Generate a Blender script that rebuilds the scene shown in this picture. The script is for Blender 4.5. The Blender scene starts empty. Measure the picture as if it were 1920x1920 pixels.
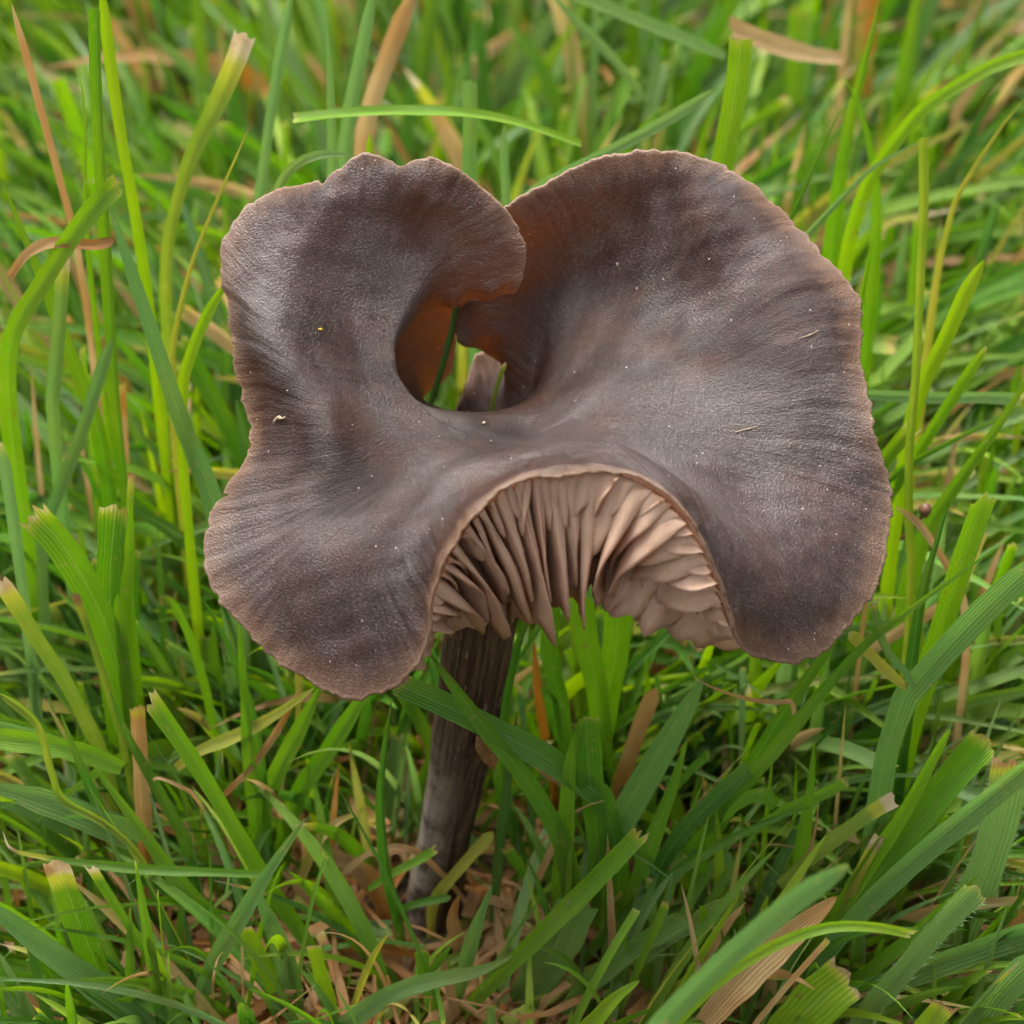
import bpy, math, random
import numpy as np
from mathutils import Vector

# ------------------------------------------------------------------ camera, sky, sun, exposure
S = 5.43e-5                       # metres per photo pixel in the plane of the cap
PITCH = math.radians(38.0)
SP, CP = math.sin(PITCH), math.cos(PITCH)
LENS, SENSOR = 100.0, 36.0
DIST = 1920 * LENS / SENSOR       # camera distance in pixel units
UPV = np.array([0, SP, CP]); TOW = np.array([0, -CP, SP]); RGT = np.array([1.0, 0, 0])

def _ray(px, py):
    return RGT * (px - 960) + UPV * (960 - py) - TOW * DIST
def _hit(px, py, Y, cam):
    d = _ray(px, py); t = (Y - cam[1]) / d[1]
    return cam + t * d
_cam0 = TOW * DIST
_C0 = _cam0 + _ray(955, 835)
_base = _hit(806, 1712, _C0[1] - 60, _cam0)          # foot of the stem
CAM = _cam0 - _base                                   # everything below: pixel units, stem foot at the origin
CY = (_C0 - _base)[1]                                 # depth of the cap centre

def at(px, py, b):
    """photo pixel -> point (pixel units) lying b behind the cap centre"""
    return _hit(px, py, CY + b, CAM)
def proj(P):
    P = np.asarray(P) - CAM
    z = -(P @ TOW)
    return 960 + (P @ RGT) / z * DIST, 960 - (P @ UPV) / z * DIST, z

scene = bpy.context.scene
cam_data = bpy.data.cameras.new("camera")
cam = bpy.data.objects.new("camera", cam_data)
scene.collection.objects.link(cam)
cam.location = tuple(CAM * S)
cam.rotation_euler = (math.pi / 2 - PITCH, 0, 0)
cam_data.lens, cam_data.sensor_width = LENS, SENSOR
cam_data.clip_start, cam_data.clip_end = 0.005, 60
cam_data.dof.use_dof = True
cam_data.dof.focus_distance = (DIST + 30) * S
cam_data.dof.aperture_fstop = 28.0
scene.camera = cam
scene.render.resolution_x = scene.render.resolution_y = 1024

world = bpy.data.worlds.new("World"); scene.world = world; world.use_nodes = True
wn = world.node_tree.nodes; wl = world.node_tree.links
bg = wn["Background"]
sky = wn.new("ShaderNodeTexSky"); sky.sky_type = 'NISHITA'; sky.sun_disc = False
SUN_EL, SUN_AZ = math.radians(66), math.radians(-35)   # azimuth from +Y (away from camera) towards +X
sky.sun_elevation = SUN_EL; sky.sun_rotation = SUN_AZ
sky.air_density, sky.dust_density, sky.ozone_density = 1.0, 6.0, 1.0
# an overcast sky: the blue is mostly washed out by cloud
hs = wn.new("ShaderNodeHueSaturation"); hs.inputs["Saturation"].default_value = 0.25
wl.new(sky.outputs[0], hs.inputs["Color"]); wl.new(hs.outputs[0], bg.inputs["Color"])
bg.inputs["Strength"].default_value = 0.10

sun_d = bpy.data.lights.new("sun", 'SUN'); sun_d.energy = 1.5; sun_d.angle = math.radians(32)
sun_d.color = (1.0, 0.96, 0.90)
sun = bpy.data.objects.new("sun", sun_d); scene.collection.objects.link(sun)
sv = Vector((math.sin(SUN_AZ) * math.cos(SUN_EL), math.cos(SUN_AZ) * math.cos(SUN_EL), math.sin(SUN_EL)))
sun.rotation_euler = sv.to_track_quat('Z', 'Y').to_euler()
sun.location = sv * 2

scene.view_settings.view_transform = 'Standard'
scene.view_settings.look = 'None'
scene.view_settings.exposure = 2.05
scene.view_settings.gamma = 1.0
scene.view_settings.use_curve_mapping = False
scene.cycles.max_bounces = 5
scene.cycles.diffuse_bounces = 3
scene.cycles.glossy_bounces = 2
scene.cycles.transmission_bounces = 4
scene.cycles.use_adaptive_sampling = True
scene.cycles.adaptive_threshold = 0.03
scene.cycles.caustics_reflective = scene.cycles.caustics_refractive = False

rng = np.random.default_rng(7)
random.seed(7)
COL = scene.collection

# ------------------------------------------------------------------ helpers
def link_mesh(name, verts, faces, mat, parent=None, uv=None, col=None, smooth=True):
    """verts in pixel units -> one mesh object; uv per vertex, col = per-vertex rgba attribute 'blade'"""
    me = bpy.data.meshes.new(name)
    v = np.asarray(verts, dtype=np.float64) * S
    me.from_pydata(v.tolist(), [], faces if isinstance(faces, list) else faces.tolist())
    if uv is not None:
        l = me.uv_layers.new(name="UVMap")
        idx = np.empty(len(me.loops), dtype=np.int32); me.loops.foreach_get("vertex_index", idx)
        l.data.foreach_set("uv", np.asarray(uv, dtype=np.float32)[idx].ravel())
    if col is not None:
        a = me.attributes.new("blade", 'FLOAT_COLOR', 'POINT')
        a.data.foreach_set("color", np.asarray(col, dtype=np.float32).ravel())
    if smooth:
        me.polygons.foreach_set("use_smooth", np.ones(len(me.polygons), dtype=bool))
    me.materials.append(mat)
    o = bpy.data.objects.new(name, me); COL.objects.link(o)
    if parent is not None: o.parent = parent
    return o
def tag(o, label=None, cat=None, group=None, kind=None):
    if label: o["label"] = label
    if cat: o["category"] = cat
    if group: o["group"] = group
    if kind: o["kind"] = kind
    return o
def grid_faces(nu, nv, wrap_u=False, off=0, flip=False):
    """vertex index = u*nv + v"""
    U = np.arange(nu if wrap_u else nu - 1); V = np.arange(nv - 1)
    u, v = np.meshgrid(U, V, indexing='ij'); u2 = (u + 1) % nu
    q = np.stack([u * nv + v, u2 * nv + v, u2 * nv + v + 1, u * nv + v + 1], -1).reshape(-1, 4) + off
    return q[:, ::-1] if flip else q

class NT:
    """tiny node-building helper"""
    def __init__(self, name):
        self.m = bpy.data.materials.new(name); self.m.use_nodes = True
        self.t = self.m.node_tree; self.n = self.t.nodes; self.n.clear()
        self.out = self.n.new("ShaderNodeOutputMaterial")
    def add(self, typ, **kw):
        nd = self.n.new(typ)
        for k, v in kw.items():
            if k.startswith("i_"):
                key = k[2:].replace("_", " ")
                if key not in nd.inputs: key = int(k[2:])
                self.set(nd.inputs[key], v)
            else: setattr(nd, k, v)
        return nd
    def set(self, sock, v):
        if isinstance(v, bpy.types.NodeSocket): self.t.links.new(v, sock)
        elif isinstance(v, bpy.types.Node): self.t.links.new(v.outputs[0], sock)
        else:
            if hasattr(sock.default_value, "__len__") and len(sock.default_value) == 4 and len(v) == 3: v = (*v, 1)
            sock.default_value = v
    def math(self, op, a, b=0.0, c=0.0):
        nd = self.n.new("ShaderNodeMath"); nd.operation = op
        for i, v in enumerate((a, b, c)): self.set(nd.inputs[i], v)
        return nd.outputs[0]
    def mix(self, f, a, b, blend='MIX'):
        nd = self.n.new("ShaderNodeMix"); nd.data_type = 'RGBA'; nd.blend_type = blend
        self.set(nd.inputs[0], f); self.set(nd.inputs[6], a); self.set(nd.inputs[7], b)
        return nd.outputs[2]
    def step(self, v, lo, hi, a=0.0, b=1.0):
        nd = self.n.new("ShaderNodeMapRange"); nd.interpolation_type = 'SMOOTHSTEP'
        for i, x in enumerate((v, lo, hi, a, b)): self.set(nd.inputs[i], x)
        return nd.outputs[0]
    def noise(self, vec, scale, detail=2.0, rough=0.5, dist=0.0):
        nd = self.n.new("ShaderNodeTexNoise")
        self.set(nd.inputs["Vector"], vec); nd.inputs["Scale"].default_value = scale
        nd.inputs["Detail"].default_value = detail; nd.inputs["Roughness"].default_value = rough
        nd.inputs["Distortion"].default_value = dist
        return nd.outputs[0]
    def mapping(self, vec, scale=(1, 1, 1), loc=(0, 0, 0)):
        nd = self.n.new("ShaderNodeMapping"); self.set(nd.inputs[0], vec)
        nd.inputs["Scale"].default_value = scale; nd.inputs["Location"].default_value = loc
        return nd.outputs[0]
    def bump(self, h, strength, dist, normal=None):
        nd = self.n.new("ShaderNodeBump"); self.set(nd.inputs["Height"], h)
        nd.inputs["Strength"].default_value = strength; nd.inputs["Distance"].default_value = dist
        if normal is not None: self.set(nd.inputs["Normal"], normal)
        return nd.outputs[0]
    def done(self, shader):
        self.t.links.new(shader, self.out.inputs["Surface"]); return self.m

# ------------------------------------------------------------------ mushroom materials
def mat_cap():
    n = NT("mushroom_cap_skin")
    uv = n.add("ShaderNodeUVMap", uv_map="UVMap").outputs[0]          # u = angle * radius-ish length, v = radius 0..1
    geo = n.add("ShaderNodeTexCoord").outputs["Object"]
    sep = n.add("ShaderNodeSeparateXYZ", i_0=uv)
    r = sep.outputs[1]
    fib = n.noise(n.mapping(uv, (620, 60, 1)), 1.0, 3, 0.6)           # fine radial fibrils
    fib2 = n.noise(n.mapping(uv, (90, 7, 1)), 1.0, 4, 0.62)           # broader streaks
    fib3 = n.noise(n.mapping(uv, (200, 4, 1)), 1.0, 3, 0.6)           # dark radial threads
    gran = n.noise(geo, 5200, 1, 0.5)                                 # granular skin
    blot = n.noise(geo, 70, 3, 0.55, 0.4)
    blot2 = n.noise(geo, 170, 3, 0.6)
    damp = n.noise(geo, 42, 3, .6, .6)
    base = n.mix(n.step(n.math('ADD', n.math('MULTIPLY', blot, .55), n.math('MULTIPLY', damp, .45)), .40, .60), (0.0055, 0.0018, 0.0010), (0.0225, 0.0112, 0.0082))
    base = n.mix(n.math('MULTIPLY', n.step(blot2, .46, .70), .7), base, (0.042, 0.0135, 0.0050))
    base = n.mix(n.math('MULTIPLY', n.step(fib2, .40, .66), .7), base, (0.037, 0.0190, 0.0130))
    base = n.mix(n.math('MULTIPLY', n.step(fib3, .50, .64), .45), base, (0.014, 0.007, 0.005))
    base = n.mix(n.math('MULTIPLY', n.step(gran, .53, .68), n.step(damp, .35, .62, .18, .70)), base, (0.120, 0.083, 0.070))
    # thin paler margin, uneven inner limit
    rim_in = n.math('ADD', r, n.math('MULTIPLY', n.math('SUBTRACT', fib2, .5), .12))
    rim_in = n.math('ADD', rim_in, n.math('MULTIPLY', n.math('SUBTRACT', blot, .5), .14))
    base = n.mix(n.math('MULTIPLY', n.step(rim_in, .90, 1.0), .55), base, (0.17, 0.095, 0.052))
    base = n.mix(n.math('MULTIPLY', n.step(n.math('ADD', r, n.math('MULTIPLY', n.math('SUBTRACT', fib2, .5), .03)), .982, 1.004), .5), base, (0.30, 0.20, 0.13))
    # scattered white specks (dust and spores)
    vor = n.add("ShaderNodeTexVoronoi", feature='F1', i_Vector=geo, i_Scale=1500.0)
    sp = n.math('LESS_THAN', vor.outputs["Distance"], .13)
    pick = n.add("ShaderNodeSeparateColor", i_0=vor.outputs["Color"]).outputs[0]
    sp = n.math('MULTIPLY', sp, n.math('GREATER_THAN', pick, .955))
    base = n.mix(n.math('MULTIPLY', sp, .7), base, (0.6, 0.52, 0.47))
    h = n.math('ADD', n.math('MULTIPLY', fib, .7), n.math('MULTIPLY', gran, 1.0))
    nor = n.bump(fib2, .28, .0007)
    nor = n.bump(h, 1.0, .00012, nor)
    rough = n.math('ADD', n.step(damp, .35, .65, .36, .28), n.math('MULTIPLY', gran, .22))
    b = n.add("ShaderNodeBsdfPrincipled", i_Base_Color=base, i_Roughness=rough, i_Normal=nor)
    b.inputs["IOR"].default_value = 1.45
    n.set(b.inputs["Specular IOR Level"], n.step(damp, .36, .62, .30, .90))
    tr = n.add("ShaderNodeBsdfTranslucent", i_Color=(0.66, 0.27, 0.075))
    f = n.step(r, .35, .97, .03, .17)
    mx = n.add("ShaderNodeMixShader", i_0=f); n.set(mx.inputs[1], b); n.set(mx.inputs[2], tr)
    return n.done(mx.outputs[0])

def mat_gill():
    n = NT("mushroom_gill")
    uv = n.add("ShaderNodeUVMap", uv_map="UVMap").outputs[0]
    geo = n.add("ShaderNodeTexCoord").outputs["Object"]
    st = n.noise(n.mapping(uv, (90, 5, 1)), 1.0, 3, .6)
    gr = n.noise(geo, 2600, 2, .6)
    bl = n.noise(geo, 300, 2, .5)
    base = n.mix(n.step(st, .3, .7), (0.60, 0.41, 0.29), (0.72, 0.525, 0.385))
    base = n.mix(n.math('MULTIPLY', n.step(gr, .5, .7), .45), base, (0.70, 0.55, 0.43))
    base = n.mix(n.math('MULTIPLY', n.step(bl, .5, .75), .3), base, (0.30, 0.19, 0.135))
    v = n.add("ShaderNodeSeparateXYZ", i_0=uv).outputs[1]
    base = n.mix(n.step(v, .93, 1.0, 0, .35), base, (0.24, 0.16, 0.12))       # slightly browner free edge
    nor = n.bump(n.math('ADD', st, n.math('MULTIPLY', gr, .6)), .5, .00012)
    b = n.add("ShaderNodeBsdfPrincipled", i_Base_Color=base, i_Roughness=0.75, i_Normal=nor)
    b.inputs["Specular IOR Level"].default_value = 0.25
    tr = n.add("ShaderNodeBsdfTranslucent", i_Color=(0.70, 0.40, 0.20))
    mx = n.add("ShaderNodeMixShader", i_0=.45); n.set(mx.inputs[1], b); n.set(mx.inputs[2], tr)
    return n.done(mx.outputs[0])

def mat_stem():
    n = NT("mushroom_stem_skin")
    uv = n.add("ShaderNodeUVMap", uv_map="UVMap").outputs[0]           # u around, v up 0..1
    geo = n.add("ShaderNodeTexCoord").outputs["Object"]
    f1 = n.noise(n.mapping(uv, (34, 5, 1)), 1.0, 4, .65)
    f2 = n.noise(n.mapping(uv, (90, 14, 1)), 1.0, 3, .65)
    gr = n.noise(geo, 1500, 3, .65)
    v = n.add("ShaderNodeSeparateXYZ", i_0=uv).outputs[1]
    base = n.mix(n.step(f1, .35, .68), (0.022, 0.012, 0.006), (0.088, 0.050, 0.028))
    fl = n.math('MULTIPLY', n.step(f2, .56, .70), n.step(gr, .42, .6))
    base = n.mix(n.math('MULTIPLY', fl, n.step(v, .95, .40, .4, .9)), base, (0.25, 0.185, 0.135))
    # whitish mycelium felt towards the foot on one side
    nz = n.noise(geo, 260, 4, .65)
    ang = n.add("ShaderNodeSeparateXYZ", i_0=uv).outputs[0]
    side = n.step(n.math('ABSOLUTE', n.math('SUBTRACT', ang, .56)), .06, .26, 1, 0)
    low = n.step(v, .05, .60, 1.0, 0)
    w = n.math('MULTIPLY', n.math('MULTIPLY', side, low), n.step(nz, .36, .60, .1, 1.0))
    base = n.mix(n.math('MULTIPLY', w, .8), base, (0.40, 0.335, 0.28))
    nor = n.bump(n.math('ADD', f1, n.math('MULTIPLY', f2, .5)), .8, .0004)
    nor = n.bump(gr, .4, .00015, nor)
    b = n.add("ShaderNodeBsdfPrincipled", i_Base_Color=base, i_Roughness=0.7, i_Normal=nor)
    b.inputs["Specular IOR Level"].default_value = 0.15
    return n.done(b.outputs[0])

M_CAP, M_GILL, M_STEM = mat_cap(), mat_gill(), mat_stem()

# ------------------------------------------------------------------ mushroom cap: one ruffled disc
MARGIN = np.array([
 (1060,888,-280),(960,905,-280),(890,970,-310),(840,1040,-340),(805,1130,-370),(795,1210,-390),(750,1280,-400),(650,1308,-390),
 (560,1268,-340),(480,1200,-270),(410,1120,-190),(380,1010,-100),(405,940,-50),(460,860,0),(468,800,50),(440,690,140),
 (420,560,230),(415,460,290),(480,375,340),(600,335,370),(690,287,390),(750,306,385),(800,295,390),(880,335,370),
 (950,395,350),(985,470,326),(966,549,318),(938,538,392),(880,560,445),(853,640,460),(848,690,460),(832,715,440),
 (800,738,420),(780,790,380),(810,830,360),(845,800,360),(858,765,370),(870,730,430),(895,661,490),(935,665,530),
 (965,695,530),(950,690,470),(905,660,440),(857,635,420),(858,600,440),(875,540,465),(900,480,475),(945,395,470),
 (1010,352,490),(1100,305,500),(1220,283,500),(1340,305,480),(1440,370,420),(1530,460,330),(1605,550,230),(1615,660,140),
 (1640,800,10),(1665,900,-50),(1668,990,-120),(1640,1110,-230),(1580,1190,-310),(1480,1243,-380),(1400,1218,-390),(1375,1170,-390),
 (1350,1090,-380),(1310,1000,-360),(1240,920,-320),(1160,885,-290)], float)
INNER = np.array([  # margin index, radius, px, py, b
 (0,0,955,835,0),(0,.5,1000,860,-150),(2,.5,860,880,-150),(4,.55,770,960,-200),(5,.72,730,1080,-290),(7,.5,740,950,-170),
 (7,.8,660,1160,-320),(9,.6,600,1010,-200),(11,.5,680,900,-80),(12.5,.75,545,880,-50),(14,.6,620,800,-30),(16,.6,590,670,105),
 (15,.87,490,690,95),(16.5,.87,470,560,190),(18,.62,590,520,235),(18.5,.86,545,410,305),
 (20,.6,690,460,300),(20,.85,690,345,350),(23,.6,780,470,325),(23,.86,850,380,345),(25,.74,880,495,318),(25,.9,948,478,322),(25,.6,805,540,292),
 (26,.55,778,606,295),(26,.7,850,577,310),(26,.85,915,566,314),(27,.55,768,600,372),(27,.7,838,562,388),(27,.85,898,546,392),(30,.45,722,660,255),(22,.22,850,812,40),(22,.36,738,692,140),(22,.48,735,578,240),(17,.3,745,745,85),(17,.45,668,655,160),
 (26,.22,848,802,50),(26,.36,762,738,125),(26,.46,735,672,200),(30,.2,868,802,55),(30,.33,788,754,125),(34,.2,895,802,60),
 (32,.4,748,728,195),(34,.35,806,762,150),(36,.3,885,776,120),(39,.3,950,776,112),(41,.3,1010,770,125),
 (43,.75,940,610,435),(43,.45,1030,690,320),(45,.6,1010,590,450),(47,.6,1060,540,445),(47,.3,1050,725,200),(50,.6,1160,520,400),
 (50,.3,1090,705,210),(49.5,.86,1170,360,470),(52,.86,1370,390,390),(53,.6,1330,580,240),(53,.3,1150,720,130),(54,.87,1530,560,200),(55,.6,1390,710,80),(57,.6,1400,840,-30),
 (56,.85,1550,780,20),(58,.8,1540,930,-100),
 (59,.6,1380,920,-120),(60,.8,1500,1090,-290),(61,.6,1350,960,-230),(63,.7,1320,950,-270),(65,.5,1150,830,-130),(58,.3,1150,800,-10),
 # the skin that rolls over the rim of the funnel and out of sight
 (28,.66,795,572,408),(28,.5,744,612,325),(29.5,.66,726,625,370),(31,.62,712,695,340),(32.5,.6,748,752,320),(34,.6,825,800,300),
 (36,.58,885,815,280),(38.5,.58,945,815,290),(40,.58,985,800,310)], float)
_m3 = np.array([at(*m) for m in MARGIN])
_seg = np.linalg.norm(np.roll(_m3, -1, 0) - _m3, axis=1)
_cum = np.concatenate([[0], np.cumsum(_seg)]); MARGIN_LEN = _cum[-1]
NM = len(MARGIN)
def k2th(k):
    k = np.mod(np.asarray(k, float), NM); i = np.floor(k).astype(int)
    return 2 * np.pi * (_cum[i] + (k - i) * _seg[i]) / MARGIN_LEN
_thm = k2th(np.arange(NM)); _thi = k2th(INNER[:, 0])
_uv = np.vstack([np.stack([np.cos(_thm), np.sin(_thm)], 1), np.stack([INNER[:, 1] * np.cos(_thi), INNER[:, 1] * np.sin(_thi)], 1)])
_val = np.vstack([MARGIN, INNER[:, 2:]])
def _phi(d2): return 0.5 * d2 * np.log(np.maximum(d2, 1e-12))
def _tps(uv, val, lam):
    n = len(uv); d2 = ((uv[:, None] - uv[None]) ** 2).sum(-1)
    A = np.zeros((n + 3, n + 3)); A[:n, :n] = _phi(d2) + lam * np.eye(n)
    A[:n, n] = 1; A[:n, n + 1:] = uv; A[n:, :n] = A[:n, n:].T
    return np.linalg.solve(A, np.vstack([val, np.zeros((3, val.shape[1]))]))
_wxy = _tps(_uv, _val[:, :2], 5e-5); _wb = _tps(_uv, _val[:, 2:], 6e-4)
def cap_point(th, r):
    q = np.stack([r * np.cos(th), r * np.sin(th)], -1).reshape(-1, 2)
    K = _phi(((q[:, None] - _uv[None]) ** 2).sum(-1)); Lm = np.concatenate([K, np.ones((len(q), 1)), q], 1)
    pxy = Lm @ _wxy; b = (Lm @ _wb)[:, 0]
    d = RGT * (pxy[:, :1] - 960) + UPV * (960 - pxy[:, 1:2]) - TOW * DIST
    t = (CY + b - CAM[1]) / d[:, 1]
    return CAM + t[:, None] * d

NTH, NR = 960, 120
def ringnoise(th, seed, freqs, amps):
    g = np.random.default_rng(seed); o = np.zeros_like(th)
    for f, a in zip(freqs, amps): o += a * np.sin(f * th + g.uniform(0, 6.28)) * np.sin(f * .37 * th + g.uniform(0, 6.28))
    return o
_th = np.arange(NTH) / NTH * 2 * np.pi
_rr = np.linspace(0.004, 1, NR) ** 0.9
TH, RR = np.meshgrid(_th, _rr, indexing='ij')
edge = 1 + ringnoise(_th, 3, (23, 57, 131, 233, 311), (.006, .005, .005, .004, .003)) + np.random.default_rng(5).normal(0, .0012, NTH)
for kk, dep, wid in ((19.05, .045, .006), (21, .05, .008), (12.1, .05, .006), (11.3, .02, .004), (13.4, .02, .006), (24.6, .02, .005), (0.15, -.012, .005)):
    dd = np.abs((_th - k2th(kk) + np.pi) % (2 * np.pi) - np.pi); edge -= dep * np.exp(-(dd / wid) ** 2)
RE = RR * (1 + (edge[:, None] - 1) * RR ** 8)
TOP = cap_point(TH, RE).reshape(NTH, NR, 3)
def grid_normals(G):
    du = np.roll(G, -1, 0) - np.roll(G, 1, 0); dv = np.gradient(G, axis=1)
    n = np.cross(du, dv); n /= np.linalg.norm(n, axis=-1, keepdims=True) + 1e-12
    return n
NRM = grid_normals(TOP)
if NRM[:, 8, 2].mean() < 0: NRM = -NRM
def smooth_ring(A, k):
    for _ in range(k): A = (np.roll(A, 1, 0) + np.roll(A, -1, 0) + A) / 3
    return A
# gentle lumps in the skin
def vnoise(P, wl, seed):
    g = np.random.default_rng(seed); o = np.zeros(P.shape[:-1])
    for _ in range(10):
        k = g.normal(0, 1, 3); k *= 2 * np.pi / (wl * g.uniform(.6, 1.6)) / np.linalg.norm(k)
        o += np.sin(P @ k + g.uniform(0, 6.28))
    return o / 3.2
lump = (vnoise(TOP, 260, 1) * 3.0 + vnoise(TOP, 110, 2) * 1.5 + vnoise(TOP, 45, 3) * .7) * np.clip(RR * 1.6, 0, 1)
lump += ringnoise(TH, 11, (70, 118, 171), (1.0, .8, .6)) * np.clip((RR - .45) / .4, 0, 1)
TOP = TOP + NRM * lump[..., None]
_FOLD = None
def thick(r, th=None):
    t = 6 + 24 * np.clip((1 - r) / .25, 0, 1) + 75 * np.clip((.45 - r) / .45, 0, 1) ** 1.5
    if th is None: return t
    # the tightly folded back of the cap is thin flesh
    c = (k2th(18) + k2th(52)) / 2; hw = (k2th(52) - k2th(18)) / 2
    d = np.abs((th - c + np.pi) % (2 * np.pi) - np.pi)
    f = np.clip((hw + .12 - d) / .24, 0, 1)
    return t * (1 - f) + f * np.minimum(t, 6 + 60 * np.clip((.2 - r) / .2, 0, 1))
NS = smooth_ring(NRM, 4); NS /= np.linalg.norm(NS, axis=-1, keepdims=True)
BOT = TOP - NS * thick(RR, TH)[..., None]
RIM = TOP[:, -1] * .5 + BOT[:, -1] * .5 + (TOP[:, -1] - TOP[:, -3]) / (np.linalg.norm(TOP[:, -1] - TOP[:, -3], axis=-1, keepdims=True) + 1e-9) * 3
ALL = np.concatenate([TOP, RIM[:, None], BOT[:, ::-1]], axis=1)      # top centre -> margin -> underside centre
nv = ALL.shape[1]
capf = grid_faces(NTH, nv, wrap_u=True)
uu = np.repeat((_th / (2 * np.pi))[:, None], nv, 1)
rv = np.concatenate([RR, np.ones((NTH, 1)), RR[:, ::-1]], 1)
uvc = np.stack([np.abs(uu * 2 - 1) * 3.0, rv], -1).reshape(-1, 2)
mushroom = bpy.data.objects.new("mushroom", None); COL.objects.link(mushroom)
tag(mushroom, "dark brown mushroom with wavy ruffled cap and pale gills standing in grass", "mushroom")
vv = ALL.reshape(-1, 3)
# close the two centre holes
ctop = TOP[:, 0].mean(0); cbot = BOT[:, 0].mean(0)
vv = np.vstack([vv, ctop, cbot]); uvc = np.vstack([uvc, [1.5, 0], [1.5, 0]])
fl = capf.tolist(); n0 = NTH * nv
for i in range(NTH):
    j = (i + 1) % NTH
    fl.append([i * nv, n0, j * nv]); fl.append([i * nv + nv - 1, j * nv + nv - 1, n0 + 1])
# face orientation: top faces must look along NRM
f0 = capf[20]; a, b_, c = vv[f0[0]], vv[f0[1]], vv[f0[2]]
if np.dot(np.cross(b_ - a, c - a), NRM[0, 10]) < 0: fl = [f[::-1] for f in fl]
cap = link_mesh("cap", vv, fl, M_CAP, mushroom, uvc)
cap.data.materials.append(M_GILL)                                     # the flesh between the gills
mi = np.zeros(len(fl), dtype=np.int32); mi[:NTH * (nv - 1)] = np.tile((np.arange(nv - 1) > NR).astype(np.int32), NTH); mi[NTH * (nv - 1) + 1::2] = 1
cap.data.polygons.foreach_set("material_index", mi)

# gills: broad thin plates hanging from the underside
def cap_frame(th, r):
    e = 0.012
    p = cap_point(th, r); pu = cap_point(th + e, r) - cap_point(th - e, r); pr = cap_point(th, r + e) - cap_point(th, r - e)
    n = np.cross(pu, pr); n /= np.linalg.norm(n, axis=-1, keepdims=True) + 1e-9
    return p, n
_s = 1.0 if np.dot(cap_frame(np.array([0.]), np.array([.4]))[1][0], (0, 0, 1)) > 0 else -1.0
def make_gill(th, r_in, dmax, seed, wav, r_out=.993):
    g = np.random.default_rng(seed)
    n_r, n_d = 34, 8
    r = np.linspace(r_in, r_out, n_r)
    p, n = cap_frame(np.full(n_r, th), r); n = n * _s
    for _ in range(3): n[1:-1] = (n[:-2] + n[1:-1] + n[2:]) / 3
    n /= np.linalg.norm(n, axis=1, keepdims=True)
    t = np.clip((.985 - r) / (.985 - .12), 0, 1)                  # 0 margin .. 1 stem
    prof = np.clip(t / .30, 0, 1) ** .62
    tin = np.clip((r - r_in) / .10, 0, 1)
    if r_in > .2: prof = prof * np.sqrt(np.clip((r - r_in) / (.35 * (.985 - r_in)), 0, 1))
    prof = prof * (.5 + .5 * np.clip((r - .12) / .26, 0, 1))
    dep = dmax * prof * (1 + .05 * np.sin(r * 25 + g.uniform(0, 6)) + .03 * np.sin(r * 61 + g.uniform(0, 6)))
    dn = -n * .62 + np.array([0, 0, -1.0]) * (.5 if wav > 5 else 0); dn /= np.linalg.norm(dn, axis=1, keepdims=True)
    side = np.cross(n, np.gradient(p, axis=0)); side /= np.linalg.norm(side, axis=1, keepdims=True) + 1e-9
    ph = g.uniform(0, 6.28, 4); am = g.uniform(.4, 1.0) * wav
    rows = []
    for j in range(n_d):
        f = j / (n_d - 1)
        lat = am * f ** 1.3 * (np.sin(r * 8 + ph[0]) + .55 * np.sin(r * 17 + ph[1] + 2 * f)) 
        root = thick(r, np.full(n_r, th)) * .8 + (3.5 if wav > 5 else 7)
        rows.append(p - n * root[:, None] + dn * (dep * f)[:, None] + side * lat[:, None])
    A = np.stack(rows, 1)                                          # n_r, n_d, 3
    w = (np.linspace(4.6, 2.3, n_d))[None, :, None]
    L, R = A + side[:, None] * w, A - side[:, None] * w
    ring = np.concatenate([L, R[:, ::-1]], 1)
    m = 2 * n_d
    fs = grid_faces(n_r, m)
    extra = [[i * m + m - 1, i * m, (i + 1) * m, (i + 1) * m + m - 1] for i in range(n_r - 1)]
    caps = [list(range(m)), [(n_r - 1) * m + i for i in range(m)][::-1]]
    fv = np.linspace(0, 1, n_d); fu = np.linspace(0, 1, n_r)
    uvg = np.stack(np.meshgrid(fu, np.concatenate([fv, fv[::-1]]), indexing='ij'), -1).reshape(-1, 2) + np.array([0, 0])
    o = link_mesh("gill", ring.reshape(-1, 3), fs.tolist() + extra, M_GILL, cap, uvg)
    return o
GK = []
front_lo, front_hi = k2th(59.8) - 2 * np.pi, k2th(6.8)
tiers = [0, 2, 1, 2]
nfront = 66
for i in range(nfront):
    GK.append((front_lo + (front_hi - front_lo) * (i + .5) / nfront, tiers[i % 4]))
nback = 84
for i in range(nback):
    GK.append((front_hi + (front_lo + 2 * np.pi - front_hi) * (i + .5) / nback, [0, 1][i % 2]))
for i, (th, tier) in enumerate(GK):
    g = np.random.default_rng(100 + i)
    th = th + g.normal(0, .004)
    r_in = (.12, .45, .72)[tier] + (g.uniform(-.06, .06) if tier else 0)
    if k2th(21) < th % (2 * np.pi) < k2th(49): continue
    dmax = (295, 225, 115)[tier] * g.uniform(.88, 1.12) * ((.80 if th < -.25 else .92 if th < 0 else 1.0) if i < nfront else .35)
    if k2th(17) < th % (2 * np.pi) < k2th(53): dmax, r_in = min(dmax, 30), max(r_in, .8)
    make_gill(th, r_in, dmax, 500 + i, 15 if i < nfront else 3, .993 if i < nfront else .95)

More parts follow.
